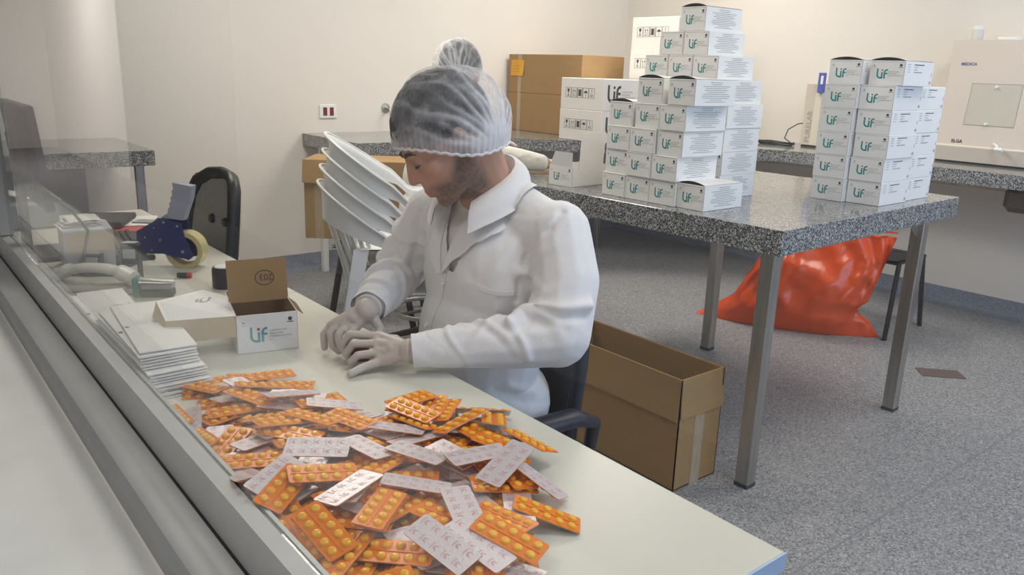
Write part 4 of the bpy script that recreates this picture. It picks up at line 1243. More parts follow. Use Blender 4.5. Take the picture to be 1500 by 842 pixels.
HEAP = [
 (0.6521, 0.8131, 0.7427, 0.976, -0, -0, 0.216),
 (0.6723, 1.1138, 0.7427, 0.792, -0, -0, 0.61),
 (0.6766, 0.9047, 0.7427, 0.229, -0, 0, -0.973),
 (0.5335, 1.4898, 0.7427, 0, -0.011, -1, 0),
 (0.5281, 1.1597, 0.7427, 0.948, 0, 0, -0.319),
 (0.6152, 1.1391, 0.7427, 0.75, -0, 0, -0.661),
 (0.5227, 0.8245, 0.7427, 0, 0.933, 0.36, 0),
 (0.4063, 1.2436, 0.7427, 0, 0.988, 0.156, 0),
 (0.5178, 0.8744, 0.7461, 0.886, -0.052, -0.014, 0.46),
 (0.5861, 0.8424, 0.7475, 0.738, -0.004, 0.045, 0.673),
 (0.4517, 0.7739, 0.7427, 0, 0.415, 0.91, -0),
 (0.5142, 0.7796, 0.7492, 0.041, -0.147, -0.988, 0.008),
 (0.4077, 0.7705, 0.7481, 0.986, -0, 0, -0.167),
 (0.6455, 0.8053, 0.7481, 0, -0.608, 0.794, 0),
 (0.4853, 0.65, 0.7427, 0, 0.89, -0.457, -0),
 (0.4761, 1.288, 0.7427, 0.25, -0, -0, 0.968),
 (0.4669, 0.5466, 0.7427, 0.858, 0, -0, -0.514),
 (0.5638, 1.0235, 0.7427, 0, -0.087, 0.996, -0),
 (0.4977, 0.6833, 0.7472, 0.035, -0.231, -0.971, 0.041),
 (0.6524, 0.9856, 0.7427, 0.807, 0, -0, -0.59),
 (0.4599, 0.9478, 0.7427, 0.124, 0, -0, -0.992),
 (0.553, 1.3015, 0.7427, 0.36, 0, 0, 0.933),
 (0.5055, 1.0321, 0.7477, 0.041, -0.046, 0.008, 0.998),
 (0.3905, 0.7096, 0.7427, 0.869, -0, -0, 0.495),
 (0.7547, 1.1439, 0.7427, 0.998, -0, 0, -0.062),
 (0.5983, 0.9727, 0.746, 0.011, -0.998, 0.052, -0.029),
 (0.6657, 0.89, 0.7481, 0, -0.99, -0.139, 0),
 (0.3998, 1.1576, 0.7427, 0, 0.818, -0.575, -0),
 (0.4184, 1.3492, 0.7427, 0.145, 0, -0, -0.989),
 (0.4177, 0.9911, 0.7482, 0.005, -0.82, -0.572, 0.016),
 (0.5211, 0.9773, 0.7503, 0.046, -0.995, 0.093, -0.007),
 (0.7563, 1.0191, 0.7427, 0.877, -0, -0, -0.481),
 (0.6079, 0.9304, 0.7513, 0.079, -0.997, -0.022, -0),
 (0.517, 0.5699, 0.746, 0.612, 0.027, -0.018, 0.791),
 (0.5036, 0.7364, 0.7474, 0.01, -0.99, 0.134, 0.045),
 (0.5944, 0.9112, 0.7566, 0.029, -0.685, -0.728, -0.031),
 (0.4108, 0.8658, 0.7427, 0, -0.285, 0.959, 0),
 (0.4603, 1.2009, 0.7455, 0.025, 0.432, -0.901, 0.012),
 (0.4186, 0.9967, 0.7535, 0.313, -0.017, 0.001, -0.949),
 (0.4358, 0.8087, 0.7505, 0.378, -0.043, -0.059, -0.923),
 (0.7407, 0.9659, 0.7485, 0.234, 0.009, -0.013, -0.972),
 (0.6498, 0.8132, 0.7535, 0.434, 0, 0, -0.901),
 (0.6804, 0.9012, 0.7543, 0.018, -0.998, -0.054, 0.001),
 (0.6092, 0.7041, 0.7427, 0.888, 0, 0, 0.46),
 (0.6781, 0.8824, 0.7591, 0.029, -0.952, 0.305, 0.013),
 (0.437, 1.3472, 0.7481, 0.035, 0, -0, -0.999),
 (0.3995, 1.2428, 0.7481, 0.995, 0, -0, 0.098),
 (0.5085, 1.0351, 0.7533, 0, -0.975, 0.217, -0.047),
 (0.6207, 0.8308, 0.7592, 0.002, -0.729, -0.684, -0.002),
 (0.5221, 0.7078, 0.7519, 0.034, 0.932, -0.355, -0.059),
 (0.4409, 1.0018, 0.7585, 0.002, 0.947, -0.321, -0.022),
 (0.6232, 1.0193, 0.7516, 0.391, -0.032, -0.083, -0.916),
 (0.5022, 1.0976, 0.7457, 0.03, -0.092, 0.995, 0.003),
 (0.5462, 0.8729, 0.7557, 0.057, 0.316, 0.947, 0.021),
 (0.5001, 1.2712, 0.7488, 0.837, -0.004, 0.006, 0.547),
 (0.4398, 0.8674, 0.7496, 0.996, -0.017, -0.01, 0.091),
 (0.3984, 0.4556, 0.7427, 0.955, -0, 0, -0.297),
 (0.484, 0.9402, 0.7513, 0.326, 0.028, 0.044, -0.944),
 (0.5629, 0.6797, 0.7524, 0.051, -0.527, -0.847, 0.045),
 (0.3893, 1.0975, 0.7481, 0, 0.871, 0.491, -0),
 (0.4325, 1.0857, 0.751, 0.49, -0.01, -0.029, -0.871),
 (0.4793, 0.768, 0.7575, 0.908, 0.015, 0.038, 0.417),
 (0.6928, 0.9903, 0.7502, 0.878, -0.063, -0.004, 0.474),
 (0.3799, 1.061, 0.7427, 0.794, -0, 0, -0.608),
 (0.5137, 1.1514, 0.7499, 0.322, 0.014, -0.041, -0.946),
 (0.4091, 1.1133, 0.7546, 0.093, 0.002, -0.026, -0.995),
 (0.4513, 1.3291, 0.7536, 0.995, -0.002, -0, 0.095),
 (0.4704, 0.8748, 0.756, 0.001, -0.62, 0.785, -0.011),
 (0.6206, 1.088, 0.7481, 0.997, 0, -0, 0.081),
 (0.4157, 0.925, 0.755, 0.403, 0.022, -0.006, -0.915),
 (0.4679, 1.4045, 0.7427, 0.974, 0, 0, -0.229),
 (0.464, 1.3316, 0.759, 0.997, -0.002, -0, -0.08),
 (0.593, 1.2959, 0.7481, 0.68, -0.017, -0.001, -0.733),
 (0.6941, 1.1619, 0.7481, 0, 0.4, -0.917, 0),
 (0.7373, 1.0675, 0.7481, 0, 0.935, -0.354, -0),
 (0.5177, 1.4354, 0.7465, 0.995, -0.046, 0.014, 0.093),
 (0.4863, 0.7709, 0.7623, 0.031, 0.701, -0.712, -0.027),
 (0.3966, 0.5777, 0.7485, 0.068, -0.996, 0.041, -0.032),
 (0.4971, 1.4607, 0.7508, 0.029, 0.996, 0.078, -0.013),
 (0.4876, 1.0898, 0.7581, 0.983, 0.044, 0.035, 0.175),
 (0.5034, 0.4879, 0.7466, 0.859, 0.02, 0.034, -0.51),
 (0.5301, 0.7714, 0.7597, 0.129, 0.611, -0.779, -0.06),
 (0.6355, 1.2826, 0.7475, 0.677, -0.005, -0.014, -0.736),
 (0.3809, 1.3292, 0.7534, 0.101, 0.8, 0.578, 0.126),
 (0.4637, 1.2043, 0.7544, 0.009, -0.758, 0.652, 0.003),
 (0.5444, 0.86, 0.7612, 0.986, 0.002, -0.07, 0.149),
 (0.4846, 0.9255, 0.7625, 0.623, 0.004, -0.007, 0.782),
 (0.4329, 0.9086, 0.7614, 0.818, 0.01, -0.007, -0.574),
 (0.5614, 0.7635, 0.7573, 0.024, 0.99, 0.013, -0.139),
 (0.7832, 0.9859, 0.7548, 0.939, -0.029, 0.01, -0.344),
 (0.5919, 1.0476, 0.7561, 0.981, -0.061, 0.011, -0.181),
 (0.5654, 1.1011, 0.7565, 0.065, 0.648, -0.758, 0.029),
 (0.4551, 0.8665, 0.7683, 0.92, -0.023, 0.017, -0.39),
 (0.453, 1.1505, 0.7594, 0.006, 1, 0.022, 0.004),
 (0.4554, 1.1832, 0.7638, 0.55, -0.022, 0.024, 0.835),
 (0.6191, 1.1917, 0.7479, 0.078, 0.995, -0.058, 0.015),
 (0.3658, 1.3666, 0.7531, 0.69, -0.157, -0.126, 0.696),
 (0.5062, 1.2138, 0.7589, 0.02, -0.11, -0.09, -0.99),
 (0.6411, 0.9756, 0.7624, 0.146, 0.039, 0.057, 0.987),
 (0.3951, 1.1276, 0.7647, 0.045, -0.999, 0.002, -0.002),
 (0.5707, 0.9313, 0.7637, 0.339, -0.046, -0.066, 0.937),
 (0.3965, 0.5534, 0.7506, 0.032, 0.039, 0.089, -0.995),
 (0.5055, 0.8567, 0.7715, 0.989, -0.015, 0.032, 0.146),
 (0.449, 1.5027, 0.7427, 0.533, -0, 0, -0.846),
 (0.5397, 1.2865, 0.7605, 0.001, -0.953, 0.298, 0.06),
 (0.778, 1.1411, 0.7481, 0, 0.568, -0.823, -0),
 (0.7657, 0.9393, 0.7613, 0.007, -0.187, 0.982, 0.019),
 (0.4835, 1.0623, 0.7618, 0.025, 0.385, -0.921, -0.051),
 (0.4874, 0.6627, 0.7551, 0.482, 0.057, 0.05, -0.873),
 (0.4258, 1.0782, 0.7685, 0.871, 0.003, -0.029, 0.491),
 (0.4375, 0.4846, 0.747, 0.335, -0.034, -0.096, 0.937),
 (0.3709, 1.0565, 0.7764, 0.117, 0.666, -0.727, 0.117),
 (0.4658, 0.6382, 0.7559, 0.763, 0.039, -0.066, 0.641),
 (0.7512, 0.9156, 0.7656, 0.772, 0.013, -0.016, 0.636),
 (0.7674, 1.0377, 0.7576, 0.738, -0.011, 0.081, 0.67),
 (0.5359, 1.3709, 0.7512, 0.076, 0.987, -0.138, -0.014),
 (0.3992, 1.5281, 0.7458, 0.254, 0.026, -0.022, -0.967),
 (0.4007, 1.2241, 0.7546, 0.724, -0.004, -0.025, 0.689),
 (0.4957, 1.1131, 0.7711, 0.991, -0.045, 0.106, -0.072),
 (0.4906, 1.3868, 0.7566, 0.071, 0.994, 0.075, -0.03),
 (0.6631, 0.8956, 0.7655, 0.023, -0.8, 0.6, 0.022),
 (0.582, 1.2306, 0.759, 0.833, -0.016, 0.058, -0.55),
 (0.6918, 1.0186, 0.7562, 0.449, -0.012, 0.088, 0.889),
 (0.3919, 1.2204, 0.7595, 0.025, -0.545, 0.838, 0),
 (0.381, 0.8587, 0.7553, 0.63, 0.099, -0.006, -0.77),
 (0.5825, 0.7627, 0.7582, 0.867, -0.065, 0.095, -0.485),
 (0.6281, 1.1465, 0.7557, 0.064, -0.002, 0.052, 0.997),
 (0.5475, 1.2108, 0.7559, 0.681, 0.015, 0.141, 0.718),
 (0.6617, 1.0396, 0.7599, 0.031, 0.027, -0.996, 0.083),
 (0.5915, 1.3982, 0.7535, 0.957, -0, 0, -0.29),
 (0.5784, 1.3229, 0.7596, 0.003, -0.95, 0.303, 0.07),
 (0.4973, 0.9002, 0.7698, 0.02, 0.99, 0.135, -0.037),
 (0.4611, 0.7707, 0.7689, 0.891, 0.034, -0.078, -0.446),
 (0.4532, 1.4777, 0.7561, 0.844, -0.031, -0.007, -0.536),
 (0.7448, 0.9657, 0.773, 0.665, 0.011, -0.017, 0.746),
 (0.6943, 0.9077, 0.7698, 0.768, 0.055, 0.047, 0.636),
 (0.656, 0.7671, 0.7621, 0.061, 0.459, -0.886, -0.028),
 (0.404, 0.8111, 0.763, 0.962, -0.06, -0.094, 0.248),
 (0.6783, 0.8281, 0.7667, 0.973, 0.027, 0.064, -0.218),
 (0.4247, 0.6969, 0.7563, 0.589, 0.122, 0.036, -0.798),
 (0.7203, 1.1755, 0.7602, 0.326, -0.068, 0.016, -0.943),
 (0.4702, 0.9967, 0.7672, 0.996, 0.023, -0.024, 0.087),
 (0.4211, 0.6203, 0.7568, 0.194, -0.084, 0.01, 0.977),
 (0.6277, 1.1144, 0.7534, 0.034, 0.629, 0.775, -0.038),
 (0.5249, 0.9082, 0.7736, 0.08, -0.03, -0.021, -0.996),
 (0.5169, 0.624, 0.7595, 0.044, -0.239, -0.966, -0.089),
 (0.5234, 0.5537, 0.7555, 0.014, 0.107, 0.993, -0.036),
 (0.4966, 1.2449, 0.7632, 0.004, 0.265, 0.952, -0.154),
 (0.4815, 0.9461, 0.7698, 0.115, -0.036, 0.001, -0.993),
 (0.5186, 1.4541, 0.7591, 0.622, -0.06, 0.042, -0.78),
 (0.7352, 1.1773, 0.7678, 0.994, 0.016, 0.034, 0.104),
 (0.7585, 1.1463, 0.7547, 0.369, 0.061, -0.042, -0.926),
 (0.6572, 0.9322, 0.7762, 0.043, 0.678, 0.734, 0.025),
 (0.4006, 0.6286, 0.7427, 0, -0.994, 0.107, -0),
 (0.3972, 1.1941, 0.7663, 0.929, 0.028, -0.048, 0.367),
 (0.3662, 1.2388, 0.7629, 0.705, 0.059, -0.171, -0.686),
 (0.5291, 1.0144, 0.7632, 0.988, 0.013, -0.008, 0.153),
 (0.5739, 1.4504, 0.7616, 0.071, 0.027, -0.002, 0.997),
 (0.3838, 0.6339, 0.7554, 0.553, -0.082, -0.023, 0.829),
 (0.7081, 0.846, 0.7712, 0.633, -0.033, 0.085, -0.769),
 (0.5085, 1.3962, 0.7663, 0.03, 0.78, -0.621, -0.062),
 (0.5601, 1.0764, 0.7682, 0.995, -0.056, 0.087, -0.007),
 (0.4958, 1.2647, 0.7628, 0.303, -0.011, 0.154, 0.94),
 (0.5915, 1.1739, 0.7632, 0.499, -0.063, 0.041, -0.864),
 (0.5331, 0.6777, 0.7641, 0.85, 0.095, -0.035, 0.518),
 (0.4118, 1.0064, 0.7704, 0.038, -0.811, 0.584, -0.008),
 (0.39, 0.9806, 0.7704, 0.72, -0.079, -0.216, 0.655),
 (0.5556, 0.7954, 0.7713, 0.848, -0.006, 0.06, -0.527),
 (0.399, 1.1056, 0.7732, 0.961, 0.02, -0.03, -0.273),
 (0.4789, 0.9209, 0.7811, 0.054, 0.932, 0.356, -0.043),
 (0.4598, 1.0018, 0.7764, 0.013, 0.927, -0.373, -0.024),
 (0.647, 1.0847, 0.7652, 0.053, -0.395, -0.915, 0.063),
 (0.4459, 1.161, 0.7714, 0.008, 0.106, -0.994, 0.036),
 (0.5998, 1.2615, 0.7631, 0.039, 0.089, -0.001, 0.995),
 (0.4858, 0.8531, 0.7809, 0.939, 0.04, 0.024, 0.341),
 (0.484, 1.1414, 0.7824, 0.407, 0.035, -0.033, 0.912),
 (0.3768, 0.8817, 0.7628, 0.665, 0.098, -0.01, -0.74),
 (0.5483, 0.9682, 0.7766, 0.97, -0.065, 0.045, 0.229),
 (0.6929, 1.0993, 0.7621, 0.759, -0.127, 0.07, -0.634),
 (0.4656, 1.5013, 0.7481, 0.993, -0, 0, 0.117),
 (0.4873, 1.1695, 0.7758, 0.036, 0.996, 0.078, -0.008),
 (0.5583, 0.8814, 0.7798, 0.038, 0.93, -0.359, -0.073),
]
for x, y, z, qw, qx, qy, qz in HEAP:
    m3 = Quaternion((qw, qx, qy, qz)).to_matrix()
    up = (m3 @ Vector((0, 0, 1))).z > 0
    ax = m3 @ Vector((1, 0, 0))
    an = math.degrees(math.atan2(ax.y, ax.x)) % 180
    way = 'lying along the window' if 60 < an < 120 else ('lying across the desk' if an < 30 or an > 150 else ('slanting to the far side' if an < 90 else 'slanting to the near side'))
    far = ('near end', 'near quarter', 'near half', 'middle', 'far half', 'far quarter', 'far end')[min(6, int((y - .44) / .157))]
    side = 'window side' if x < .45 else ('centre' if x < .58 else 'worker side')
    lay = 'bottom' if z < .7475 else ('middle' if z < .757 else 'upper')
    lb = '%s pack, %s layer, %s, %s of the heap, %s' % ('orange' if up else 'silver-backed', lay, way, far, side)
    blister(x, y, z, (qw, qx, qy, qz), lb)
ON_TOP = [
 (0.7946, 1.0338, 0.7635, 0.98, -0.156, 0.126, 0.022),
 (0.7465, 0.9194, 0.7776, 0.802, 0.011, 0.012, -0.597),
 (0.7944, 0.9082, 0.7745, 0.729, -0.124, 0.139, -0.659),
 (0.795, 1.0043, 0.7767, 0.43, -0.136, 0.007, -0.893),
 (0.8197, 1.0678, 0.7606, 0.905, -0.287, 0.116, -0.292),
 (0.7569, 1.1026, 0.7681, 0.341, 0.016, -0.055, -0.938),
 (0.7025, 1.12, 0.7748, 0.795, 0.051, -0.017, -0.604),
 (0.7389, 1.0249, 0.7811, 0.984, -0.151, -0.097, -0.003),
 (0.4965, 1.347, 0.7728, 0.83, -0.007, 0.034, -0.557),
 (0.5349, 1.3825, 0.7724, 0.987, -0.068, 0.102, -0.108),
 (0.555, 1.3034, 0.7738, -0.072, -0.994, -0.005, 0.081),
 (0.6048, 1.2279, 0.7678, -0.013, -0.974, 0.211, 0.086),
 (0.5954, 1.1544, 0.7739, 0.793, 0.011, -0.022, -0.608),
 (0.5578, 1.0252, 0.7795, -0.049, -0.755, 0.653, 0.026),
 (0.4877, 1.1769, 0.7894, 0.996, -0.036, 0.085, 0.006),
 (0.5321, 1.1697, 0.7879, 0.854, -0.075, 0.058, -0.512),
 (0.6081, 0.9562, 0.7831, -0.039, -0.822, 0.567, 0.027),
 (0.6782, 0.8947, 0.7852, 0.021, -0.997, 0.063, 0.025),
 (0.7252, 0.8079, 0.768, -0.034, -0.791, 0.566, 0.229),
 (0.4, 1.0017, 0.7897, 0.17, -0.947, -0.271, 0.031),
 (0.4, 0.9743, 0.7868, 0.928, 0.178, 0.023, 0.326),
 (0.492, 1.0621, 0.7833, 0.13, -0.938, 0.319, -0.047),
 (0.4583, 0.9724, 0.7923, 0.985, 0.069, 0.05, -0.152),
 (0.6153, 0.7536, 0.7725, 0.767, -0.036, -0.003, -0.641),
 (0.5758, 0.7885, 0.7793, 0.037, -0.576, 0.816, 0.026),
 (0.5419, 0.7122, 0.7764, 0.066, -0.778, 0.62, 0.076),
 (0.4662, 0.908, 0.792, -0.041, -0.982, -0.184, -0.012),
 (0.4816, 0.8497, 0.7868, 0.942, 0.041, 0.027, 0.333),
 (0.4, 0.8536, 0.7805, 0.723, 0.146, 0.013, -0.675),
 (0.5008, 0.7308, 0.783, 0.14, -0.762, 0.632, 0.008),
 (0.6858, 0.7389, 0.7599, 0.912, 0.038, 0.151, -0.38),
 (0.5857, 0.7008, 0.7794, 0.826, 0.095, 0.065, -0.552),
 (0.6925, 0.843, 0.7891, 0.063, -0.979, -0.155, -0.114),
]
TOP_LABELS = [
 'orange blister pack under the lengthwise one at the far corner of the heap', 'orange blister pack below the pointed one nearest the worker-side desk edge',
 'orange blister pack with a corner pointing at the desk edge, beyond the lone foil one', 'orange blister pack lying across the far edge of the heap, turned towards the window',
 'orange blister pack lying along the desk edge at the far right corner of the heap', 'orange blister pack propped up beside the far right corner of the heap',
 'small-looking orange blister pack left of the propped-up one at the far edge', 'orange blister pack between the propped-up one and the middle of the heap',
 'orange blister pack highest at the far left edge, nearest the flattened cartons', 'orange blister pack alone at the very far edge of the heap',
 'foil-side-up blister pack at the far edge beside the flattened cartons', 'foil-side-up blister pack seen nearly edge-on at the far side of the heap',
 'orange blister pack with rows facing the camera in the far middle of the heap', 'foil-side-up blister pack tilted in the centre of the heap',
 'orange blister pack on the left half just behind the bent foil one', 'orange blister pack left of the centre, towards the far edge',
 'foil-side-up blister pack lying right of the centre of the heap', 'foil-side-up blister pack partly under the bright foil one at the right',
 'dull foil-side-up blister pack peeping out right of the bright foil one', 'foil-side-up blister pack touching the window frame halfway along the heap',
 'orange blister pack beside the foil one that touches the window frame', 'foil-side-up blister pack stretched across the left centre of the heap',
 'orange blister pack in front of the left centre foil pack', 'orange blister pack under the near right one, with glints on its film',
 'foil-side-up blister pack pointing at the camera right of the middle', 'long foil-side-up blister pack under the near right orange one',
 'largest foil-side-up blister pack in the left middle of the heap', 'orange blister pack standing on its edge beside the largest foil pack',
 'orange blister pack nearest the window frame at the bottom of the picture', 'foil-side-up blister pack with big pink marks at the near end of the heap',
 'orange blister pack sticking out furthest over the bare desk on the right', 'orange blister pack nearest to the desk corner, at the near right of the heap',
 'bright foil-side-up blister pack lying on top at the right of the heap']
for (x, y, z, qw, qx, qy, qz), lb in zip(ON_TOP, TOP_LABELS):
    blister(x, y, z, (qw, qx, qy, qz), lb)

# ------------------------------------------------------------------ people
def capsule(b, p0, r0, p1, r1, n=14, flat=1.0):
    p0, p1 = Vector(p0), Vector(p1)
    t = (p1 - p0).normalized()
    pts, rs = [], []
    for a in (5, 25, 50, 75): pts.append(p0 - t * r0 * math.cos(R(a))); rs.append(r0 * math.sin(R(a)))
    pts += [p0, p1]; rs += [r0, r1]
    for a in (75, 50, 25, 5): pts.append(p1 + t * r1 * math.cos(R(a))); rs.append(r1 * math.sin(R(a)))
    b.tube(pts, rs, n, flat=flat)


def chain(b, pts, rs, n=12):
    for i in range(len(pts) - 1): capsule(b, pts[i], rs[i], pts[i + 1], rs[i + 1], n)


def ell(b, c, r, M4=None, n=20):
    prof = [(math.sin(math.pi * i / 14), -math.cos(math.pi * i / 14)) for i in range(15)]
    S = T(*c) @ Matrix.Diagonal((r[0], r[1], r[2], 1))
    b.lathe([(max(p, 0) if 0 < i < 14 else 0, z) for i, (p, z) in enumerate(prof)], n, M=(M4 @ S) if M4 is not None else S)


def blob(name, b, voxel, smooth, mats, parent=None, fac=.5):
    me = b.mesh(name, mats, 0)
    o = link(name, me, None)
    mo = o.modifiers.new('r', 'REMESH'); mo.mode = 'VOXEL'; mo.voxel_size = voxel
    ms = o.modifiers.new('s', 'SMOOTH'); ms.factor = fac; ms.iterations = smooth
    dg = bpy.context.evaluated_depsgraph_get()
    new = bpy.data.meshes.new_from_object(o.evaluated_get(dg))
    new.name = name
    o.modifiers.clear(); o.data = new
    bpy.data.meshes.remove(me)
    new.materials.clear()
    for m_ in (mats if isinstance(mats, (list, tuple)) else [mats]): new.materials.append(m_)
    new.polygons.foreach_set('use_smooth', [True] * len(new.polygons))
    if parent is not None: o.parent = parent
    return o


def coords(me):
    a = np.empty(len(me.vertices) * 3); me.vertices.foreach_get('co', a); return a.reshape(-1, 3)


def normals(me):
    a = np.empty(len(me.vertices) * 3); me.vertex_normals.foreach_get('vector', a); return a.reshape(-1, 3)


def setcoords(me, co):
    me.vertices.foreach_set('co', co.ravel()); me.update()


def seg_dist(co, pl):
    best = np.full(len(co), 9.0)
    for a, c in zip(pl, pl[1:]):
        a, c = np.array(a, float), np.array(c, float)
        d = c - a; u = np.clip(((co - a) @ d) / (d @ d), 0, 1)
        best = np.minimum(best, np.linalg.norm(co - (a + u[:, None] * d), axis=1))
    return best


def folds(me, F):
    """F: (polyline, width, height) raised or sunk along a polyline"""
    co, no = coords(me), normals(me)
    h = np.zeros(len(co))
    for pl, w, a in F:
        d = seg_dist(co, pl)
        h += a * np.exp(-(d / w) ** 2)
    setcoords(me, co + no * h[:, None])


def vcol(me, name, rgb):
    at = me.color_attributes.new(name, 'FLOAT_COLOR', 'POINT')
    at.data.foreach_set('color', np.concatenate([rgb, np.ones((len(rgb), 1))], 1).astype(np.float32).ravel())


def attr_mat(name, attr, rough, spec=.4, sss=0.0, bump=0.0, bs=300):
    mt = pm(name, (.5, .5, .5), rough, spec=spec, sss=sss, bump=bump, bs=bs)
    nt = mt.node_tree
    a = nt.nodes.new('ShaderNodeAttribute'); a.attribute_name = attr
    nt.links.new(a.outputs['Color'], nt.nodes['Principled BSDF'].inputs['Base Color'])
    return mt


SKIN = attr_mat('skin', 'skin_tone', 0.5, 0.35, 0.06, 0.12, 420)
COAT = pm('white_cotton', (0.82, 0.80, 0.795), 0.8, spec=0.2, sheen=0.15, bump=0.22, bs=26)
COAT2 = pm('cream_coat', (0.76, 0.73, 0.66), 0.85, spec=0.2, bump=0.3, bs=20)
SHIRT = pm('white_undershirt', (0.80, 0.77, 0.71), 0.85, spec=0.2)
GLOVE = pm('latex_glove', (0.58, 0.51, 0.46), 0.42, spec=0.4, bump=0.10, bs=140)
HAIR = pm('black_hair', (0.011, 0.012, 0.015), 0.55, bump=0.5, bs=160, stretch=(1, 1, .4))
BROW = pm('dark_brow', (0.02, 0.014, 0.011), 0.7)
TROUSER = pm('dark_trousers', (0.03, 0.035, 0.05), 0.85)


def net_mat():
    mt = bpy.data.materials.new('hairnet_fabric')
    mt.use_nodes = True
    nt = mt.node_tree; nt.nodes.clear(); N = nt.nodes.new; L = nt.links.new
    out = N('ShaderNodeOutputMaterial'); mix = N('ShaderNodeMixShader'); tr = N('ShaderNodeBsdfTransparent')
    df = N('ShaderNodeBsdfDiffuse'); df.inputs[0].default_value = (0.86, 0.86, 0.89, 1)
    tl = N('ShaderNodeBsdfTranslucent'); tl.inputs[0].default_value = (0.80, 0.80, 0.84, 1)
    m2 = N('ShaderNodeMixShader'); m2.inputs[0].default_value = .25
    L(df.outputs[0], m2.inputs[1]); L(tl.outputs[0], m2.inputs[2])
    at = N('ShaderNodeAttribute'); at.attribute_name = 'thickness'
    tc = N('ShaderNodeTexCoord')
    n1 = N('ShaderNodeTexNoise'); n1.inputs['Scale'].default_value = 28; n1.inputs['Detail'].default_value = 6; n1.inputs['Roughness'].default_value = .65
    L(tc.outputs['Object'], n1.inputs['Vector'])
    mr = N('ShaderNodeMapRange'); mr.inputs[1].default_value = .35; mr.inputs[2].default_value = .75; mr.inputs[3].default_value = -.09; mr.inputs[4].default_value = .25
    L(n1.outputs[0], mr.inputs[0])
    lw = N('ShaderNodeLayerWeight'); lw.inputs[0].default_value = .25
    fm = N('ShaderNodeMath'); fm.operation = 'MULTIPLY'; fm.inputs[1].default_value = .32; L(lw.outputs['Facing'], fm.inputs[0])
    a1 = N('ShaderNodeMath'); a1.operation = 'ADD'; L(at.outputs['Fac'], a1.inputs[0]); L(mr.outputs[0], a1.inputs[1])
    a2 = N('ShaderNodeMath'); a2.operation = 'ADD'; a2.use_clamp = True; L(a1.outputs[0], a2.inputs[0]); L(fm.outputs[0], a2.inputs[1])
    L(a2.outputs[0], mix.inputs[0]); L(tr.outputs[0], mix.inputs[1]); L(m2.outputs[0], mix.inputs[2]); L(mix.outputs[0], out.inputs[0])
    return mt


NET = net_mat()


def head_prims(b, H):
    e = lambda c, r: ell(b, c, r, H)
    c_ = lambda p, r, q, s: capsule(b, H @ Vector(p), r, H @ Vector(q), s)
    e((-.012, 0, .032), (.100, .078, .094))          # cranium
    e((.040, 0, .030), (.056, .062, .066))           # forehead
    e((.040, 0, -.044), (.058, .058, .072))          # mid face
    e((.066, 0, -.030), (.036, .036, .046))          # muzzle and nose root
    e((.012, 0, -.068), (.058, .060, .046))          # jaw
    c_((.0, .054, -.058), .020, (.062, .020, -.104), .016); c_((.0, -.054, -.058), .020, (.062, -.020, -.104), .016)
    e((.074, 0, -.104), (.022, .024, .019))          # chin
    c_((.088, .008, .020), .0125, (.082, .040, .018), .011); c_((.088, -.008, .020), .0125, (.082, -.040, .018), .011)   # brow ridge
    for s in (1, -1):
        e((.066, s * .046, -.024), (.022, .022, .020))       # cheekbone
        e((.0805, s * .031, -.001), (.0125, .0165, .0125))   # closed lid over the eye
        e((.099, s * .0115, -.038), (.012, .0085, .0085))     # nostril wing
        e((-.010, s * .080, -.004), (.016, .0075, .029))     # ear
        e((-.004, s * .077, -.026), (.010, .006, .012))
    c_((.090, 0, .016), .0095, (.108, 0, -.026), .0125)      # nose bridge
    e((.1115, 0, -.033), (.0125, .0125, .0115))                # nose tip
    e((.097, 0, -.069), (.0105, .022, .0062)); e((.095, 0, -.0805), (.0105, .0185, .0068))   # lips
    e((.088, 0, -.056), (.016, .030, .013))


def skin_cols(me, H, beard=1.0):
    co = coords(me)
    Hi = np.array(H.inverted())
    l = co @ Hi[:3, :3].T + Hi[:3, 3]
    x, y, z = l[:, 0], l[:, 1], l[:, 2]
    base = np.array((0.50, 0.275, 0.185)); rosy = np.array((0.50, 0.215, 0.155)); dark = np.array((0.105, 0.070, 0.058)); lip = np.array((0.40, 0.155, 0.13))
    col_ = np.tile(base, (len(co), 1))
    head = (z > -.14) & (np.abs(y) < .1) & (x > -.13)
    g = lambda c, s: np.exp(-(((x - c[0]) / s[0]) ** 2 + ((np.abs(y) - c[1]) / s[1]) ** 2 + ((z - c[2]) / s[2]) ** 2))
    k = np.clip(g((.108, 0, -.032), (.03, .02, .022)) * .6 + g((.07, .045, -.03), (.03, .025, .025)) * .45, 0, 1)[:, None]
    col_ = col_ * (1 - k) + rosy * k
    nz = np.array([mnoise.noise(Vector((p[0] * 160, p[1] * 160, p[2] * 160))) for p in l[head]])
    bd = np.zeros(len(co))
    # beard: jaw, chin, upper lip, sideburn
    jaw = np.clip((-.052 - z + .045 * np.clip(.055 - x, 0, .06) / .06 * (x > -.02)) / .02, 0, 1) * np.clip((x + .028) / .02, 0, 1) * np.clip((z + .150) / .02, 0, 1)
    jaw *= 1 - .85 * g((.10, 0, -.074), (.03, .021, .012))
    side = np.clip(1 - np.abs(x - .005) / .022, 0, 1) * (z < .03) * (z > -.07) * (np.abs(y) > .055)
    bd = np.clip(np.maximum(jaw, side * .8), 0, 1) * head * .95 * beard
    bd[head] *= np.clip(.85 + .35 * nz, 0, 1)
    col_ = col_ * (1 - bd[:, None]) + dark * bd[:, None]
    lp = np.clip(1.35 * g((.104, 0, -.0745), (.02, .021, .0105)), 0, 1)[:, None] * head[:, None]
    col_ = col_ * (1 - lp) + lip * lp
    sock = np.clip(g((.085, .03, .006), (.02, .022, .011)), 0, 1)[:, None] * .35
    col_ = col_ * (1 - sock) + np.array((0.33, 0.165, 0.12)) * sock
    vcol(me, 'skin_tone', col_)


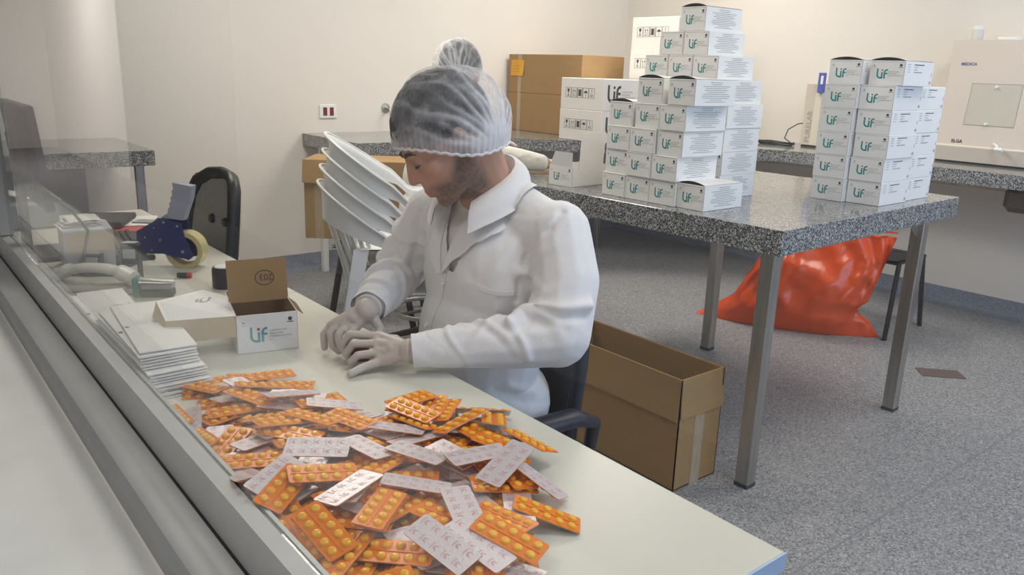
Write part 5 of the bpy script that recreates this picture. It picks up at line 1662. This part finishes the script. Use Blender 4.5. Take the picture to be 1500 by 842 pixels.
def brow_and_lash(parent, H):
    for s in (1, -1):
        b = MB(); b.tube([H @ Vector(p) for p in ((.0995, s * .012, .0185), (.0985, s * .026, .0245), (.092, s * .040, .0235), (.083, s * .050, .017))], [.0034, .0050, .0044, .0016], 8, flat=.8)
        b.build('eyebrow', BROW, parent, 60)
        b = MB(); b.tube([H @ Vector(p) for p in ((.0925, s * .018, -.0070), (.0955, s * .026, -.0098), (.0945, s * .036, -.0092), (.0875, s * .046, -.0055))], [.0010, .0026, .0026, .0010], 6)
        b.build('eyelashes', BROW, parent, 60)


def hair_cap(parent, H):
    b = MB()
    def f(u, v):
        th = 2 * math.pi * u
        lim = R(110) - R(40) * max(0, math.cos(th)) ** 1.2 + R(28) * max(0, -math.cos(th))
        ph = .02 + v * lim
        x, y, z = math.sin(ph) * math.cos(th), math.sin(ph) * math.sin(th), math.cos(ph)
        k = 1.055 - .05 * (v > .97)
        p = Vector((-.012 + .102 * k * x, .080 * k * y, .036 + .100 * k * z))
        q = Vector((.040 + .060 * k * x, .064 * k * y, .034 + .078 * k * z))
        r = q if (q - Vector((0, 0, .03))).length > (p - Vector((0, 0, .03))).length and x > 0 else p
        w = mnoise.noise(r * 90) * .002
        return tuple(H @ (r * (1 + w / .09)))
    b.grid(f, 72, 26, cu=True)
    b.build('hair', HAIR, parent, 60)


def hairnet(parent, H, gather_y=1, seed=0, dens=0.0):
    """bouffant net: gathered behind the ear, elastic band round forehead, ears and nape"""
    rn = random.Random(seed)
    fr, bk = Vector((.106, 0, .046)), Vector((-.108, 0, -.082))
    c = (fr + bk) / 2
    ax = (fr - bk).normalized(); n = Vector((-ax.z, 0, ax.x)); yy = Vector((0, 1, 0))
    La, Lb, Lh = (fr - bk).length / 2, .098, .163
    ga = math.atan2(gather_y * .80, -.62)       # gather direction in the band plane
    nu, nv = 240, 70
    vs, th_ = [], []
    for i in range(nu):
        a = 2 * math.pi * i / nu
        if a > math.pi: a -= 2 * math.pi
        for j in range(nv):
            v = j / (nv - 1)
            ph = v * math.pi / 2
            rr = math.cos(ph) ** .62 if v > 0 else 1.0
            swell = 1 + .075 * math.sin(math.pi * min(1, v * 1.9)) ** 1.0
            back = 1 + .05 * max(0, -math.cos(a)) * math.sin(math.pi * v)
            px, py, pz = La * math.cos(a) * rr * swell * back, Lb * math.sin(a) * rr * swell, Lh * math.sin(ph) ** .95
            p = c + ax * px + yy * py + n * pz
            # creases running up from the gather
            gp_ = c + ax * La * math.cos(ga) + yy * Lb * math.sin(ga) + n * .012
            d = p - gp_
            dist = d.length
            e1 = d.dot(n); tang = Vector((-math.sin(ga) * .0, 0, 0))
            tdir = (ax * -math.sin(ga) + yy * math.cos(ga))
            an = math.atan2(d.dot(tdir), e1 + .004)
            crease = 0.0
            for q, (a0, w0, l0) in enumerate(((-1.38, .02, .15), (-1.20, .02, .12), (-1.02, .028, .17), (-.80, .022, .13), (-.62, .018, .16), (-.45, .03, .12), (-.28, .02, .17), (-.10, .03, .13), (.06, .02, .16), (.22, .022, .12), (.38, .03, .14), (.58, .025, .12), (.8, .03, .12), (1.05, .04, .09))):
                wig = a0 + .10 * math.sin(dist * 45 + q * 2) * dist * 4
                crease += math.exp(-((an - wig) / (w0 + .0035 / (dist + .02))) ** 2) * math.exp(-(dist / l0) ** 2)
            crease = min(crease, 1.2) * min(1, dist / .012)
            cr2 = mnoise.ridged_multi_fractal(Vector((p.x * 26 + seed, p.y * 26, p.z * 26)), .8, 2.2, 4, 1, 2) * .5
            p = p - n * (.020 * math.exp(-((a - ga * .80) / .75) ** 2) + .020 * math.exp(-((a + ga * .80) / .75) ** 2)) * (1 - v) ** 3
            nn = (p - c).normalized()
            amp = (.0042 * crease + .0016 * (cr2 - .6)) * min(1, 6 * v + .1)
            band = math.exp(-((v - .05) / .07) ** 2)
            pucker = .0022 * math.sin(70 * a + 3 * math.sin(5 * a)) * math.exp(-(v / .13) ** 2)
            p = p + nn * (amp + pucker)
            vs.append(tuple(H @ p))
            near = math.exp(-(dist / .058) ** 2)
            th_.append(min(.95, .055 + dens + .72 * crease + .42 * near + .34 * band + .16 * max(0, cr2 - .62) * 2.0 + .10 * (pucker > .0004) * math.exp(-(v / .15) ** 2)))
    fs = [(i * nv + j, ((i + 1) % nu) * nv + j, ((i + 1) % nu) * nv + j + 1, i * nv + j + 1) for i in range(nu) for j in range(nv - 1)]
    b = MB(); b.add(vs, fs)
    me = b.mesh('hairnet', NET, 0)
    me.polygons.foreach_set('use_smooth', [True] * len(me.polygons))
    at = me.attributes.new('thickness', 'FLOAT', 'POINT')
    at.data.foreach_set('value', np.array(th_, np.float32))
    o = link('hairnet', me, parent)
    b = MB()
    pts = [H @ (c + ax * La * 1.0 * math.cos(a) + yy * Lb * 1.0 * math.sin(a) + n * (.001 + .0014 * math.sin(36 * a) - .020 * math.exp(-(((a if a < math.pi else a - 2 * math.pi) - ga * .80) / .75) ** 2) - .020 * math.exp(-(((a if a < math.pi else a - 2 * math.pi) + ga * .80) / .75) ** 2))) for a in np.linspace(0, 2 * math.pi, 181)[:-1]]
    b.tube(pts, .0032, 6, closed=True)
    b.build('elastic_band', pm('elastic_white', (0.74, 0.73, 0.75), 0.8), o, 60)


def hand(b, wrist, wr, kn, fingers, thumb, k=1.0):
    for p in kn: capsule(b, wrist, wr * .78 * k, p, .0115 * k)
    for a, c in zip(kn, kn[1:]): capsule(b, a, .0112 * k, c, .0112 * k)
    cen = sum((Vector(p) for p in kn), Vector()) / len(kn)
    m_ = (Vector(wrist) + cen) / 2
    ell(b, m_, (.021 * k, .021 * k, .017 * k))
    for f in fingers:
        chain(b, f, [.0098 * k, .0088 * k, .0082 * k, .0074 * k][:len(f)], 10)
    chain(b, thumb, [.013 * k, .0105 * k, .0092 * k][:len(thumb)], 10)


def drape(name, surf, quad, nu, nv, off, mat, parent, thick=.0025, edge=0.0, fn=None):
    """cloth panel: bilinear grid over four 3-D corners (or fn(u, v)) laid on the surface mesh"""
    from mathutils.bvhtree import BVHTree
    me = surf.data
    bv = BVHTree.FromPolygons([v.co for v in me.vertices], [tuple(p.vertices) for p in me.polygons])
    A, B_, C_, D = [Vector(q) for q in quad] if quad else (None,) * 4
    top, bot = [], []
    for i in range(nu):
        for j in range(nv):
            u, v = i / (nu - 1), j / (nv - 1)
            p = fn(u, v) if fn else (A * (1 - u) + B_ * u) * (1 - v) + (D * (1 - u) + C_ * u) * v
            loc, nor, _, _ = bv.find_nearest(Vector(p))
            o_ = off + edge * v
            top.append(loc + nor * (o_ + thick)); bot.append(loc + nor * o_)
    n = nu * nv
    b = MB()
    fs = [(i * nv + j, (i + 1) * nv + j, (i + 1) * nv + j + 1, i * nv + j + 1) for i in range(nu - 1) for j in range(nv - 1)]
    fs2 = [tuple(n + q for q in f[::-1]) for f in fs]
    rim = [j for j in range(nv)] + [i * nv + nv - 1 for i in range(1, nu)] + [(nu - 1) * nv + j for j in range(nv - 2, -1, -1)] + [i * nv for i in range(nu - 2, 0, -1)]
    side = [(a, c, c + n, a + n) for a, c in zip(rim, rim[1:] + rim[:1])]
    b.add(top + bot, fs + fs2 + side)
    o = b.build(name, mat, parent, 50, fix=True)
    return o


# ---- the seated worker
H1 = T(.984, 1.432, 1.217) @ Rz(R(161)) @ Ry(R(35)) @ Rx(R(3))
SL, SR, NB = Vector((1.178, 1.268, 1.022)), Vector((1.065, 1.610, 1.018)), Vector((1.118, 1.455, 1.092))
EL, ER = Vector((1.108, 1.192, .815)), Vector((1.045, 1.712, .862))
WL, WR = Vector((.842, 1.352, .786)), Vector((.828, 1.512, .838))
LK = [(.815, 1.438, .800), (.803, 1.421, .790), (.795, 1.404, .776), (.793, 1.387, .763)]
LF = [[(.815, 1.438, .800), (.766, 1.473, .803), (.753, 1.481, .780), (.757, 1.478, .757)],
      [(.803, 1.421, .790), (.761, 1.451, .789), (.749, 1.459, .766), (.757, 1.461, .752)],
      [(.795, 1.404, .776), (.757, 1.424, .772), (.745, 1.431, .757), (.756, 1.437, .7495)],
      [(.793, 1.387, .763), (.755, 1.394, .756), (.722, 1.391, .7495)]]
LT = [(.838, 1.405, .795), (.826, 1.455, .788), (.802, 1.483, .779)]
RK = [(.764, 1.556, .801), (.774, 1.541, .808), (.786, 1.526, .807), (.800, 1.511, .802)]
RF = [[(.764, 1.556, .801), (.747, 1.560, .782), (.744, 1.551, .755)],
      [(.774, 1.541, .808), (.751, 1.537, .790), (.751, 1.526, .764), (.762, 1.519, .751)],
      [(.786, 1.526, .807), (.760, 1.515, .791), (.759, 1.504, .767), (.768, 1.499, .752)],
      [(.800, 1.511, .802), (.775, 1.497, .793), (.770, 1.488, .773), (.778, 1.484, .757)]]
RT = [(.838, 1.502, .822), (.848, 1.488, .797), (.834, 1.474, .778)]

b = MB()
head_prims(b, H1)
capsule(b, H1 @ Vector((-.034, 0, -.060)), .056, NB, .062); capsule(b, H1 @ Vector((-.004, 0, -.075)), .046, NB + Vector((-.03, -.01, -.005)), .052)
ell(b, (1.12, 1.46, .88), (.10, .145, .20)); ell(b, (1.12, 1.465, .66), (.11, .14, .20)); ell(b, (1.14, 1.475, .555), (.13, .16, .085))
capsule(b, SL, .045, SR, .045)
chain(b, [SL, EL, WL], [.045, .036, .024]); chain(b, [SR, ER, WR], [.045, .036, .024])
hand(b, WL, .024, LK, LF, LT, .84); hand(b, WR, .024, RK, RF, RT, .84)
for s, kx, ky in ((-1, .76, 1.30), (1, .72, 1.58)):
    hip = (1.12, 1.465 + s * .09, .545)
    chain(b, [hip, (kx, ky, .525), (kx + .05, ky, .10)], [.072, .052, .038]); capsule(b, (kx + .05, ky, .055), .036, (kx - .10, ky, .04), .03)
worker = blob('person', b, .0042, 4, SKIN)
skin_cols(worker.data, H1)
tag(worker, 'bearded man in a white coat and hairnet seated at the desk, packing blister packs', 'person', 'workers in white coats')
brow_and_lash(worker, H1)
hair_cap(worker, H1)
hairnet(worker, H1, 1, 0)

b = MB(); hand(b, WL, .027, LK, LF, LT); capsule(b, WL, .0275, WL + (EL - WL).normalized() * .03, .030)
g = blob('glove', b, .0024, 3, GLOVE, worker)
b = MB(); b.tube([Vector(WL) + (WL - EL).normalized() * .004 + Vector((.40 * .0, 0, 0)) + Vector((math.cos(a) * .58, math.cos(a) * .81, 0)) * .0265 + Vector((0, 0, 1)) * math.sin(a) * .0265 for a in np.linspace(0, 2 * math.pi, 25)[:-1]], .0014, 6, closed=True)
b.build('glove_bead', pm('glove_bead', (0.72, 0.66, 0.60), 0.5), g, 60)
b = MB(); hand(b, WR, .027, RK, RF, RT); capsule(b, WR, .0275, WR + (ER - WR).normalized() * .03, .031)
blob('glove', b, .0024, 3, GLOVE, worker)

# coat
b = MB()
ell(b, (1.118, 1.462, .895), (.130, .178, .190))
ell(b, (1.105, 1.458, .74), (.138, .172, .20)); ell(b, (1.125, 1.47, .585), (.158, .185, .12))
capsule(b, SL + Vector((-.012, .04, .0)), .062, SR + Vector((.012, -.04, 0)), .062)
capsule(b, (1.135, 1.462, 1.088), .056, SL + Vector((-.01, .03, .006)), .056); capsule(b, (1.135, 1.462, 1.088), .056, SR + Vector((.01, -.03, .006)), .056)
ell(b, (1.128, 1.46, 1.09), (.066, .078, .062))
chain(b, [SL + Vector((0, .008, -.002)), SL.lerp(EL, .5) + Vector((.016, -.004, .004)), EL + Vector((.006, 0, 0))], [.070, .074, .070])
chain(b, [EL, EL.lerp(WL, .30) + Vector((0, 0, -.002)), EL.lerp(WL, .62), WL + (EL - WL) * .16], [.068, .060, .049, .042])
chain(b, [SR, SR.lerp(ER, .5), ER], [.066, .066, .062]); chain(b, [ER, ER.lerp(WR, .5), WR + (ER - WR) * .14], [.061, .055, .043])
for kx, ky, s in ((.80, 1.315, -1), (.78, 1.58, 1)):
    capsule(b, (1.10, 1.465 + s * .08, .56), .10, (kx, ky, .555), .072)
coat = blob('lab_coat', b, .0050, 6, COAT, worker)
#FOLDS#
def sleeve_wrinkles(me, A, B, F):
    """oblique ring folds round a sleeve: (place along the axis, width, height, tilt, facing angle, spread)"""
    co, no = coords(me), normals(me)
    A_, B_ = np.array(A), np.array(B)
    ax = B_ - A_; L_ = np.linalg.norm(ax); ax /= L_
    s1 = np.cross(ax, (0, 0, 1)); s1 /= np.linalg.norm(s1); s2 = np.cross(s1, ax)
    q = co - A_
    t = q @ ax / L_
    r1, r2 = q @ s1, q @ s2
    rad = np.hypot(r1, r2)
    an = np.arctan2(r2, r1)
    near = np.clip((.105 - rad) / .02, 0, 1)
    h = np.zeros(len(co))
    for t0, w, a, tilt, ph, sp in F:
        d = np.angle(np.exp(1j * (an - R(ph))))
        tc = t0 + tilt * np.cos(d + .6) + .025 * np.sin(2 * d + t0 * 9)
        x = (t - tc) / w
        h += a * (np.exp(-x ** 2) - .6 * np.exp(-((x - 1.5) / 1.1) ** 2)) * np.exp(-(d / R(sp)) ** 2)
    setcoords(me, co + no * (h * near)[:, None])


# angle 90 = top of the sleeve, 0 = side towards the near end of the room
sleeve_wrinkles(coat.data, EL, WL, [(.10, .045, .009, .10, 60, 80), (.26, .04, .008, -.13, 40, 75), (.36, .035, .006, .14, 110, 70), (.50, .035, .0065, -.11, 60, 85), (.62, .028, .005, .08, 20, 60), (.70, .022, .004, .05, 90, 120)])
sleeve_wrinkles(coat.data, SL, EL, [(.30, .06, .005, .16, -10, 70), (.52, .055, .006, -.16, -30, 75), (.72, .05, .008, .14, -20, 80), (.88, .045, .009, -.10, 10, 80)])
sleeve_wrinkles(coat.data, SR, ER, [(.30, .06, .006, .12, 170, 80), (.55, .06, .007, -.14, 150, 80), (.78, .05, .007, .12, 170, 80)])
sleeve_wrinkles(coat.data, ER, WR, [(.05, .05, .009, .10, 70, 90), (.22, .045, .009, -.13, 110, 90), (.40, .04, .008, .12, 70, 90), (.56, .035, .006, -.09, 120, 90), (.70, .03, .005, .06, 80, 100)])
folds(coat.data, [
    ([(1.002, 1.226, 0.855), (1.042, 1.231, 0.868), (1.066, 1.204, 0.882), (1.088, 1.16, 0.887), (1.148, 1.142, 0.889)], 0.012, 0.013),
    ([(1.005, 1.202, 0.843), (1.049, 1.194, 0.866), (1.086, 1.151, 0.869), (1.131, 1.137, 0.87)], 0.009, -0.006),
    ([(1.002, 1.219, 0.852), (1.008, 1.187, 0.823), (1.021, 1.179, 0.786)], 0.009, 0.008),
    ([(1.156, 1.242, 1.073), (1.122, 1.241, 1.04), (1.106, 1.301, 0.97), (1.084, 1.294, 0.918), (1.08, 1.295, 0.873)], 0.007, -0.008),
    ([(1.081, 1.332, 1.011), (1.042, 1.342, 0.976), (1.01, 1.372, 0.928)], 0.016, -0.005),
    ([(1.096, 1.319, 1.001), (1.055, 1.321, 0.956), (1.031, 1.336, 0.917)], 0.014, 0.005),
    ([(1.009, 1.583, 1.031), (1.01, 1.592, 0.972), (1.017, 1.623, 0.889)], 0.01, -0.009),
    ([(1.071, 1.303, 0.676), (1.147, 1.307, 0.635)], 0.01, 0.006),
    ([(1.047, 1.321, 0.659), (1.118, 1.296, 0.621), (1.193, 1.309, 0.601)], 0.01, -0.005),
    ([(1.026, 1.53, 1.006), (0.998, 1.516, 0.931), (1.0, 1.524, 0.863)], 0.012, -0.004),
])
from mathutils.bvhtree import BVHTree
def bvh_of(me): return BVHTree.FromPolygons([v.co for v in me.vertices], [tuple(p.vertices) for p in me.polygons])
cbv = bvh_of(coat.data)
# lapels laid on the chest, then the V neck is opened
drape('lapel', coat, [(1.094, 1.412, 1.100), (.990, 1.452, .913), (.990, 1.449, .911), (1.082, 1.345, 1.022)], 22, 10, .002, COAT, worker, .0030, .007)
drape('lapel', coat, [(1.045, 1.505, 1.075), (.990, 1.456, .913), (.990, 1.459, .911), (1.010, 1.575, 1.000)], 22, 10, .001, COAT, worker, .0030, .006)
drape('placket', coat, [(.990, 1.438, .915), (.982, 1.480, .74), (.984, 1.512, .74), (.992, 1.466, .915)], 18, 5, .0005, COAT, worker, .0022, 0)
def pocket(u, v):
    a, c, d = Vector((1.016, 1.354, .907)), Vector((1.040, 1.320, .889)), Vector((1.072, 1.297, .896))
    p = (a * (1 - u) + c * u) * (1 - u) + (c * (1 - u) + d * u) * u
    return p + Vector((0, 0, -.010 * v))
drape('pocket_welt', coat, None, 14, 3, .0005, COAT, worker, .0030, 0, pocket)
for p in ((.991, 1.447, .893), (.976, 1.490, .782), (.978, 1.496, .70)):
    loc, nor, _, _ = cbv.find_nearest(Vector(p))
    b = MB(); b.lathe([(0, .0022), (.003, .0020), (.0045, .0034), (.0062, .0034), (.0068, .0015), (.0068, 0)], 18, M=Matrix.Translation(loc + nor * .003) @ nor.to_track_quat('Z', 'Y').to_matrix().to_4x4())
    b.build('button', M['plastic_white'], worker, 40)
# turned-down collar
def collar(u, v, off=0.0):
    a = R(-152 + 304 * u)                     # 0 = nape
    k = abs(a) / R(152)
    ctr = Vector((1.112 - .028 * k, 1.455 - .006 * k, 0))
    d = Vector((math.cos(a) * .97 + .0, math.sin(a) * .97, 0))
    d = Matrix.Rotation(R(14), 3, 'Z') @ d
    zt = 1.172 - .088 * k ** 1.7
    if v < .35:
        q = v / .35
        p = ctr + d * (.066 + .006 * q + .008 * k) + Vector((0, 0, zt - .045 * (1 - q)))
    else:
        q = (v - .35) / .65
        fall = .055 + .012 * k
        p = ctr + d * (.072 + .008 * k + .010 * math.sin(math.pi * min(1, q * 1.2)) + .042 * q) + Vector((0, 0, zt - fall * q ** 1.2))
        loc, nor, _, _ = cbv.find_nearest(p)
        dd = (p - loc).dot(nor)
        if dd < .006: p = loc + nor * (.006 + .004 * q)
    return tuple(p + d * off)
b = MB(); b.grid(lambda u, v: collar(u, v), 60, 16); b.grid(lambda u, v: collar(1 - u, v, -.003), 60, 16)
b.build('collar', COAT, worker, 60)
# V opening
import bmesh
bm = bmesh.new(); bm.from_mesh(coat.data)
Lv = Vector((.31, -.95, 0)); Fv = Vector((-.95, -.31, 0)); O = Vector((1.115, 1.46, 0))
kill = []
for f in bm.faces:
    c = f.calc_center_median(); q = c - O
    s_, fr_ = q.dot(Lv), q.dot(Fv)
    w_ = .052 * min(1, max(0, (c.z - .922) / .125))
    if (fr_ > .02 and c.z > .922 and -w_ - .012 < s_ - .004 < w_) or (c.z > 1.085 and (Vector((c.x - 1.105, c.y - 1.455))).length < .066):
        kill.append(f)
bmesh.ops.delete(bm, geom=kill, context='FACES')
bm.to_mesh(coat.data); bm.free()
b = MB()
ell(b, (1.118, 1.462, .895), (.119, .166, .186)); ell(b, (1.11, 1.46, .72), (.122, .15, .16)); capsule(b, SL + Vector((-.012, .06, .0)), .050, SR + Vector((.012, -.06, 0)), .050)
capsule(b, (1.118, 1.458, 1.03), .074, (1.112, 1.455, 1.070), .068)
blob('undershirt', b, .006, 6, SHIRT, worker)
# cuffs
def cuff(w, e, t0, t1, r0, r1, sy=1.0):
    ax = (e - w).normalized(); sd = ax.cross(Vector((0, 0, 1))).normalized(); up = sd.cross(ax)
    b = MB()
    for off, flip in ((0, 0), (-.003, 1)):
        def f(u, v):
            a = 2 * math.pi * (u if not flip else 1 - u)
            r = r0 + (r1 - r0) * v + off + .0012 * math.sin(5 * a + 9 * v)
            return tuple(w + ax * (t0 + (t1 - t0) * v) + sd * r * math.cos(a) + up * r * math.sin(a) * .93)
        b.grid(f, 30, 7, cu=True)
    return b.build('cuff', COAT, worker, 60)
cuff(WL, EL, .004, .070, .0385, .0435); cuff(WR, ER, .012, .070, .040, .0445)
# trousers and shoes
b = MB()
for s, kx, ky in ((-1, .76, 1.30), (1, .72, 1.58)):
    chain(b, [(1.12, 1.465 + s * .09, .545), (kx, ky, .525), (kx + .05, ky, .09)], [.082, .062, .050])
blob('trousers', b, .008, 3, TROUSER, worker)
for kx, ky in ((.76, 1.30), (.72, 1.58)):
    b = MB(); capsule(b, (kx + .06, ky, .045), .042, (kx - .10, ky, .036), .034); blob('shoe', b, .006, 2, M['black_plastic'], worker)

# object between the gloved hands
t = thing('red_blister_pack', 'dark red stack of packs held between the two gloved hands of the seated worker', 'blister pack', (.790, 1.474, DT), R(-36))
b = MB(); b.box(-.026, .020, -.015, .013, .0005, .042, c=.003); b.build('pack_body', pm('dark_red_film', (0.20, 0.022, 0.014), 0.25), t)
b = MB(); b.box(-.0262, .0202, -.0157, -.0148, .008, .012); b.build('pack_edge', pm('pink_edge', (0.42, 0.16, 0.13), 0.4), t)

# ---- the second worker at the far end of the granite table
H2 = T(2.318, 3.268, 1.353) @ Rz(R(5)) @ Ry(R(12))
SL2, SR2, NB2 = Vector((2.195, 3.47, 1.140)), Vector((2.215, 3.10, 1.140)), Vector((2.23, 3.285, 1.205))
ER2, WR2, EL2, WL2 = Vector((2.22, 2.875, .985)), Vector((2.435, 2.745, .955)), Vector((2.395, 3.495, .93)), Vector((2.535, 3.355, 1.0))
b = MB()
head_prims(b, H2)
capsule(b, H2 @ Vector((-.034, 0, -.060)), .055, NB2, .060)
ell(b, (2.195, 3.285, .97), (.10, .145, .20)); ell(b, (2.185, 3.285, .76), (.11, .14, .17)); ell(b, (2.175, 3.285, .655), (.13, .16, .09))
capsule(b, SL2, .045, SR2, .045); chain(b, [SL2, EL2, WL2], [.045, .036, .026]); chain(b, [SR2, ER2, WR2], [.045, .036, .026])
def relaxed(w, d, side):
    d = Vector(d).normalized(); s_ = Vector((-d.y, d.x, 0)) * side; u_ = Vector((0, 0, 1))
    w = Vector(w)
    kn = [w + d * .085 + s_ * (.027 - .018 * i) for i in range(4)]
    fi = [[k, k + d * .042 * q + u_ * .004, k + d * .066 * q - u_ * .008, k + d * .082 * q - u_ * .018] for k, q in zip(kn, (.95, 1.05, 1.0, .8))]
    th = [w + d * .025 + s_ * .022, w + d * .055 + s_ * .048, w + d * .083 + s_ * .052]
    return kn, fi, th
h2r, h2l = relaxed(WR2, (.9, -.1, 0), 1), relaxed(WL2, (.75, -.6, 0), -1)
hand(b, WR2, .025, *h2r, .9); hand(b, WL2, .025, *h2l, .9)
for s in (-1, 1):
    chain(b, [(2.175, 3.285 + s * .09, .645), (2.495, 3.285 + s * .13, .62), (2.425, 3.285 + s * .13, .25)], [.072, .052, .040]); capsule(b, (2.425, 3.285 + s * .13, .22), .036, (2.535, 3.285 + s * .14, .20), .03)
w2 = blob('person', b, .005, 4, SKIN)
skin_cols(w2.data, H2, .3)
tag(w2, 'second person in a cream coat and hairnet, seen from behind at the far table end', 'person', 'workers in white coats')
brow_and_lash(w2, H2); hair_cap(w2, H2); hairnet(w2, H2, -1, 5, .10)
b = MB(); hand(b, WR2, .028, *h2r); blob('glove', b, .003, 3, GLOVE, w2)
b = MB(); hand(b, WL2, .028, *h2l); blob('glove', b, .003, 3, GLOVE, w2)
b = MB()
ell(b, (2.195, 3.285, .99), (.130, .180, .19)); ell(b, (2.18, 3.285, .82), (.135, .172, .18)); ell(b, (2.175, 3.285, .68), (.158, .19, .12))
capsule(b, SL2, .066, SR2, .066); capsule(b, NB2 + Vector((-.01, 0, -.025)), .068, SL2, .06); capsule(b, NB2 + Vector((-.01, 0, -.025)), .068, SR2, .06)
chain(b, [SR2, SR2.lerp(ER2, .5), ER2], [.072, .07, .062]); chain(b, [ER2, ER2.lerp(WR2, .5), WR2 + (ER2 - WR2) * .1], [.060, .052, .040])
chain(b, [SL2, EL2], [.072, .062]); chain(b, [EL2, WL2 + (EL2 - WL2) * .1], [.060, .042])
for s in (-1, 1): capsule(b, (2.175, 3.285 + s * .08, .66), .10, (2.455, 3.285 + s * .13, .64), .075)
co2 = blob('lab_coat', b, .007, 6, COAT2, w2)
rn = random.Random(3)
folds(co2.data, [([(2.21 + .04 * k, 2.79 - .02 * k, 1.0), (2.24 + .04 * k, 2.88 - .02 * k, .95)], .010, .006 * (-1) ** k) for k in range(6)] + [([(2.085, 3.135 + .06 * k, 1.1 - .05 * k), (2.055, 3.185 + .05 * k, .75)], .02, .007 * (-1) ** k) for k in range(5)])
b = MB(); b.tube([NB2 + Vector((.058 * math.cos(a), .075 * math.sin(a), .012 - .02 * math.cos(a))) for a in np.linspace(.5, 2 * math.pi - .5, 24)], .020, 8, flat=1.5); b.build('collar', COAT2, w2, 60)
b = MB()
for s in (-1, 1):
    chain(b, [(2.175, 3.285 + s * .09, .645), (2.495, 3.285 + s * .13, .62), (2.425, 3.285 + s * .13, .28)], [.082, .062, .052])
blob('trousers', b, .008, 3, TROUSER, w2)
for s in (-1, 1):
    b = MB(); capsule(b, (2.415, 3.285 + s * .13, .212), .045, (2.545, 3.285 + s * .14, .20), .038); blob('shoe', b, .006, 2, M['black_plastic'], w2)
t = thing('work_stool', 'round black work stool under the second worker', 'stool', (2.175, 3.285, 0))
b = MB(); b.lathe([(0, .50), (.17, .50), (.18, .52), (.175, .545), (0, .55)], 24); b.build('seat', M['black_plastic'], t)
b = MB(); b.tube([(0, 0, .06), (0, 0, .50)], .03, 12); b.build('column', M['steel'], t)
b = MB(); b.tube([(.20 * math.cos(a), .20 * math.sin(a), .17) for a in np.linspace(0, 2 * math.pi, 25)[:-1]], .012, 8, closed=True); b.tube([(-.2, 0, .17), (.2, 0, .17)], .009, 6); b.build('foot_ring', M['steel'], t)
for k in range(5):
    a = 2 * math.pi * k / 5
    b = MB(); b.tube([(0, 0, .07), (.25 * math.cos(a), .25 * math.sin(a), .012)], [.022, .012], 8); b.build('base_spoke', M['black_plastic'], t)
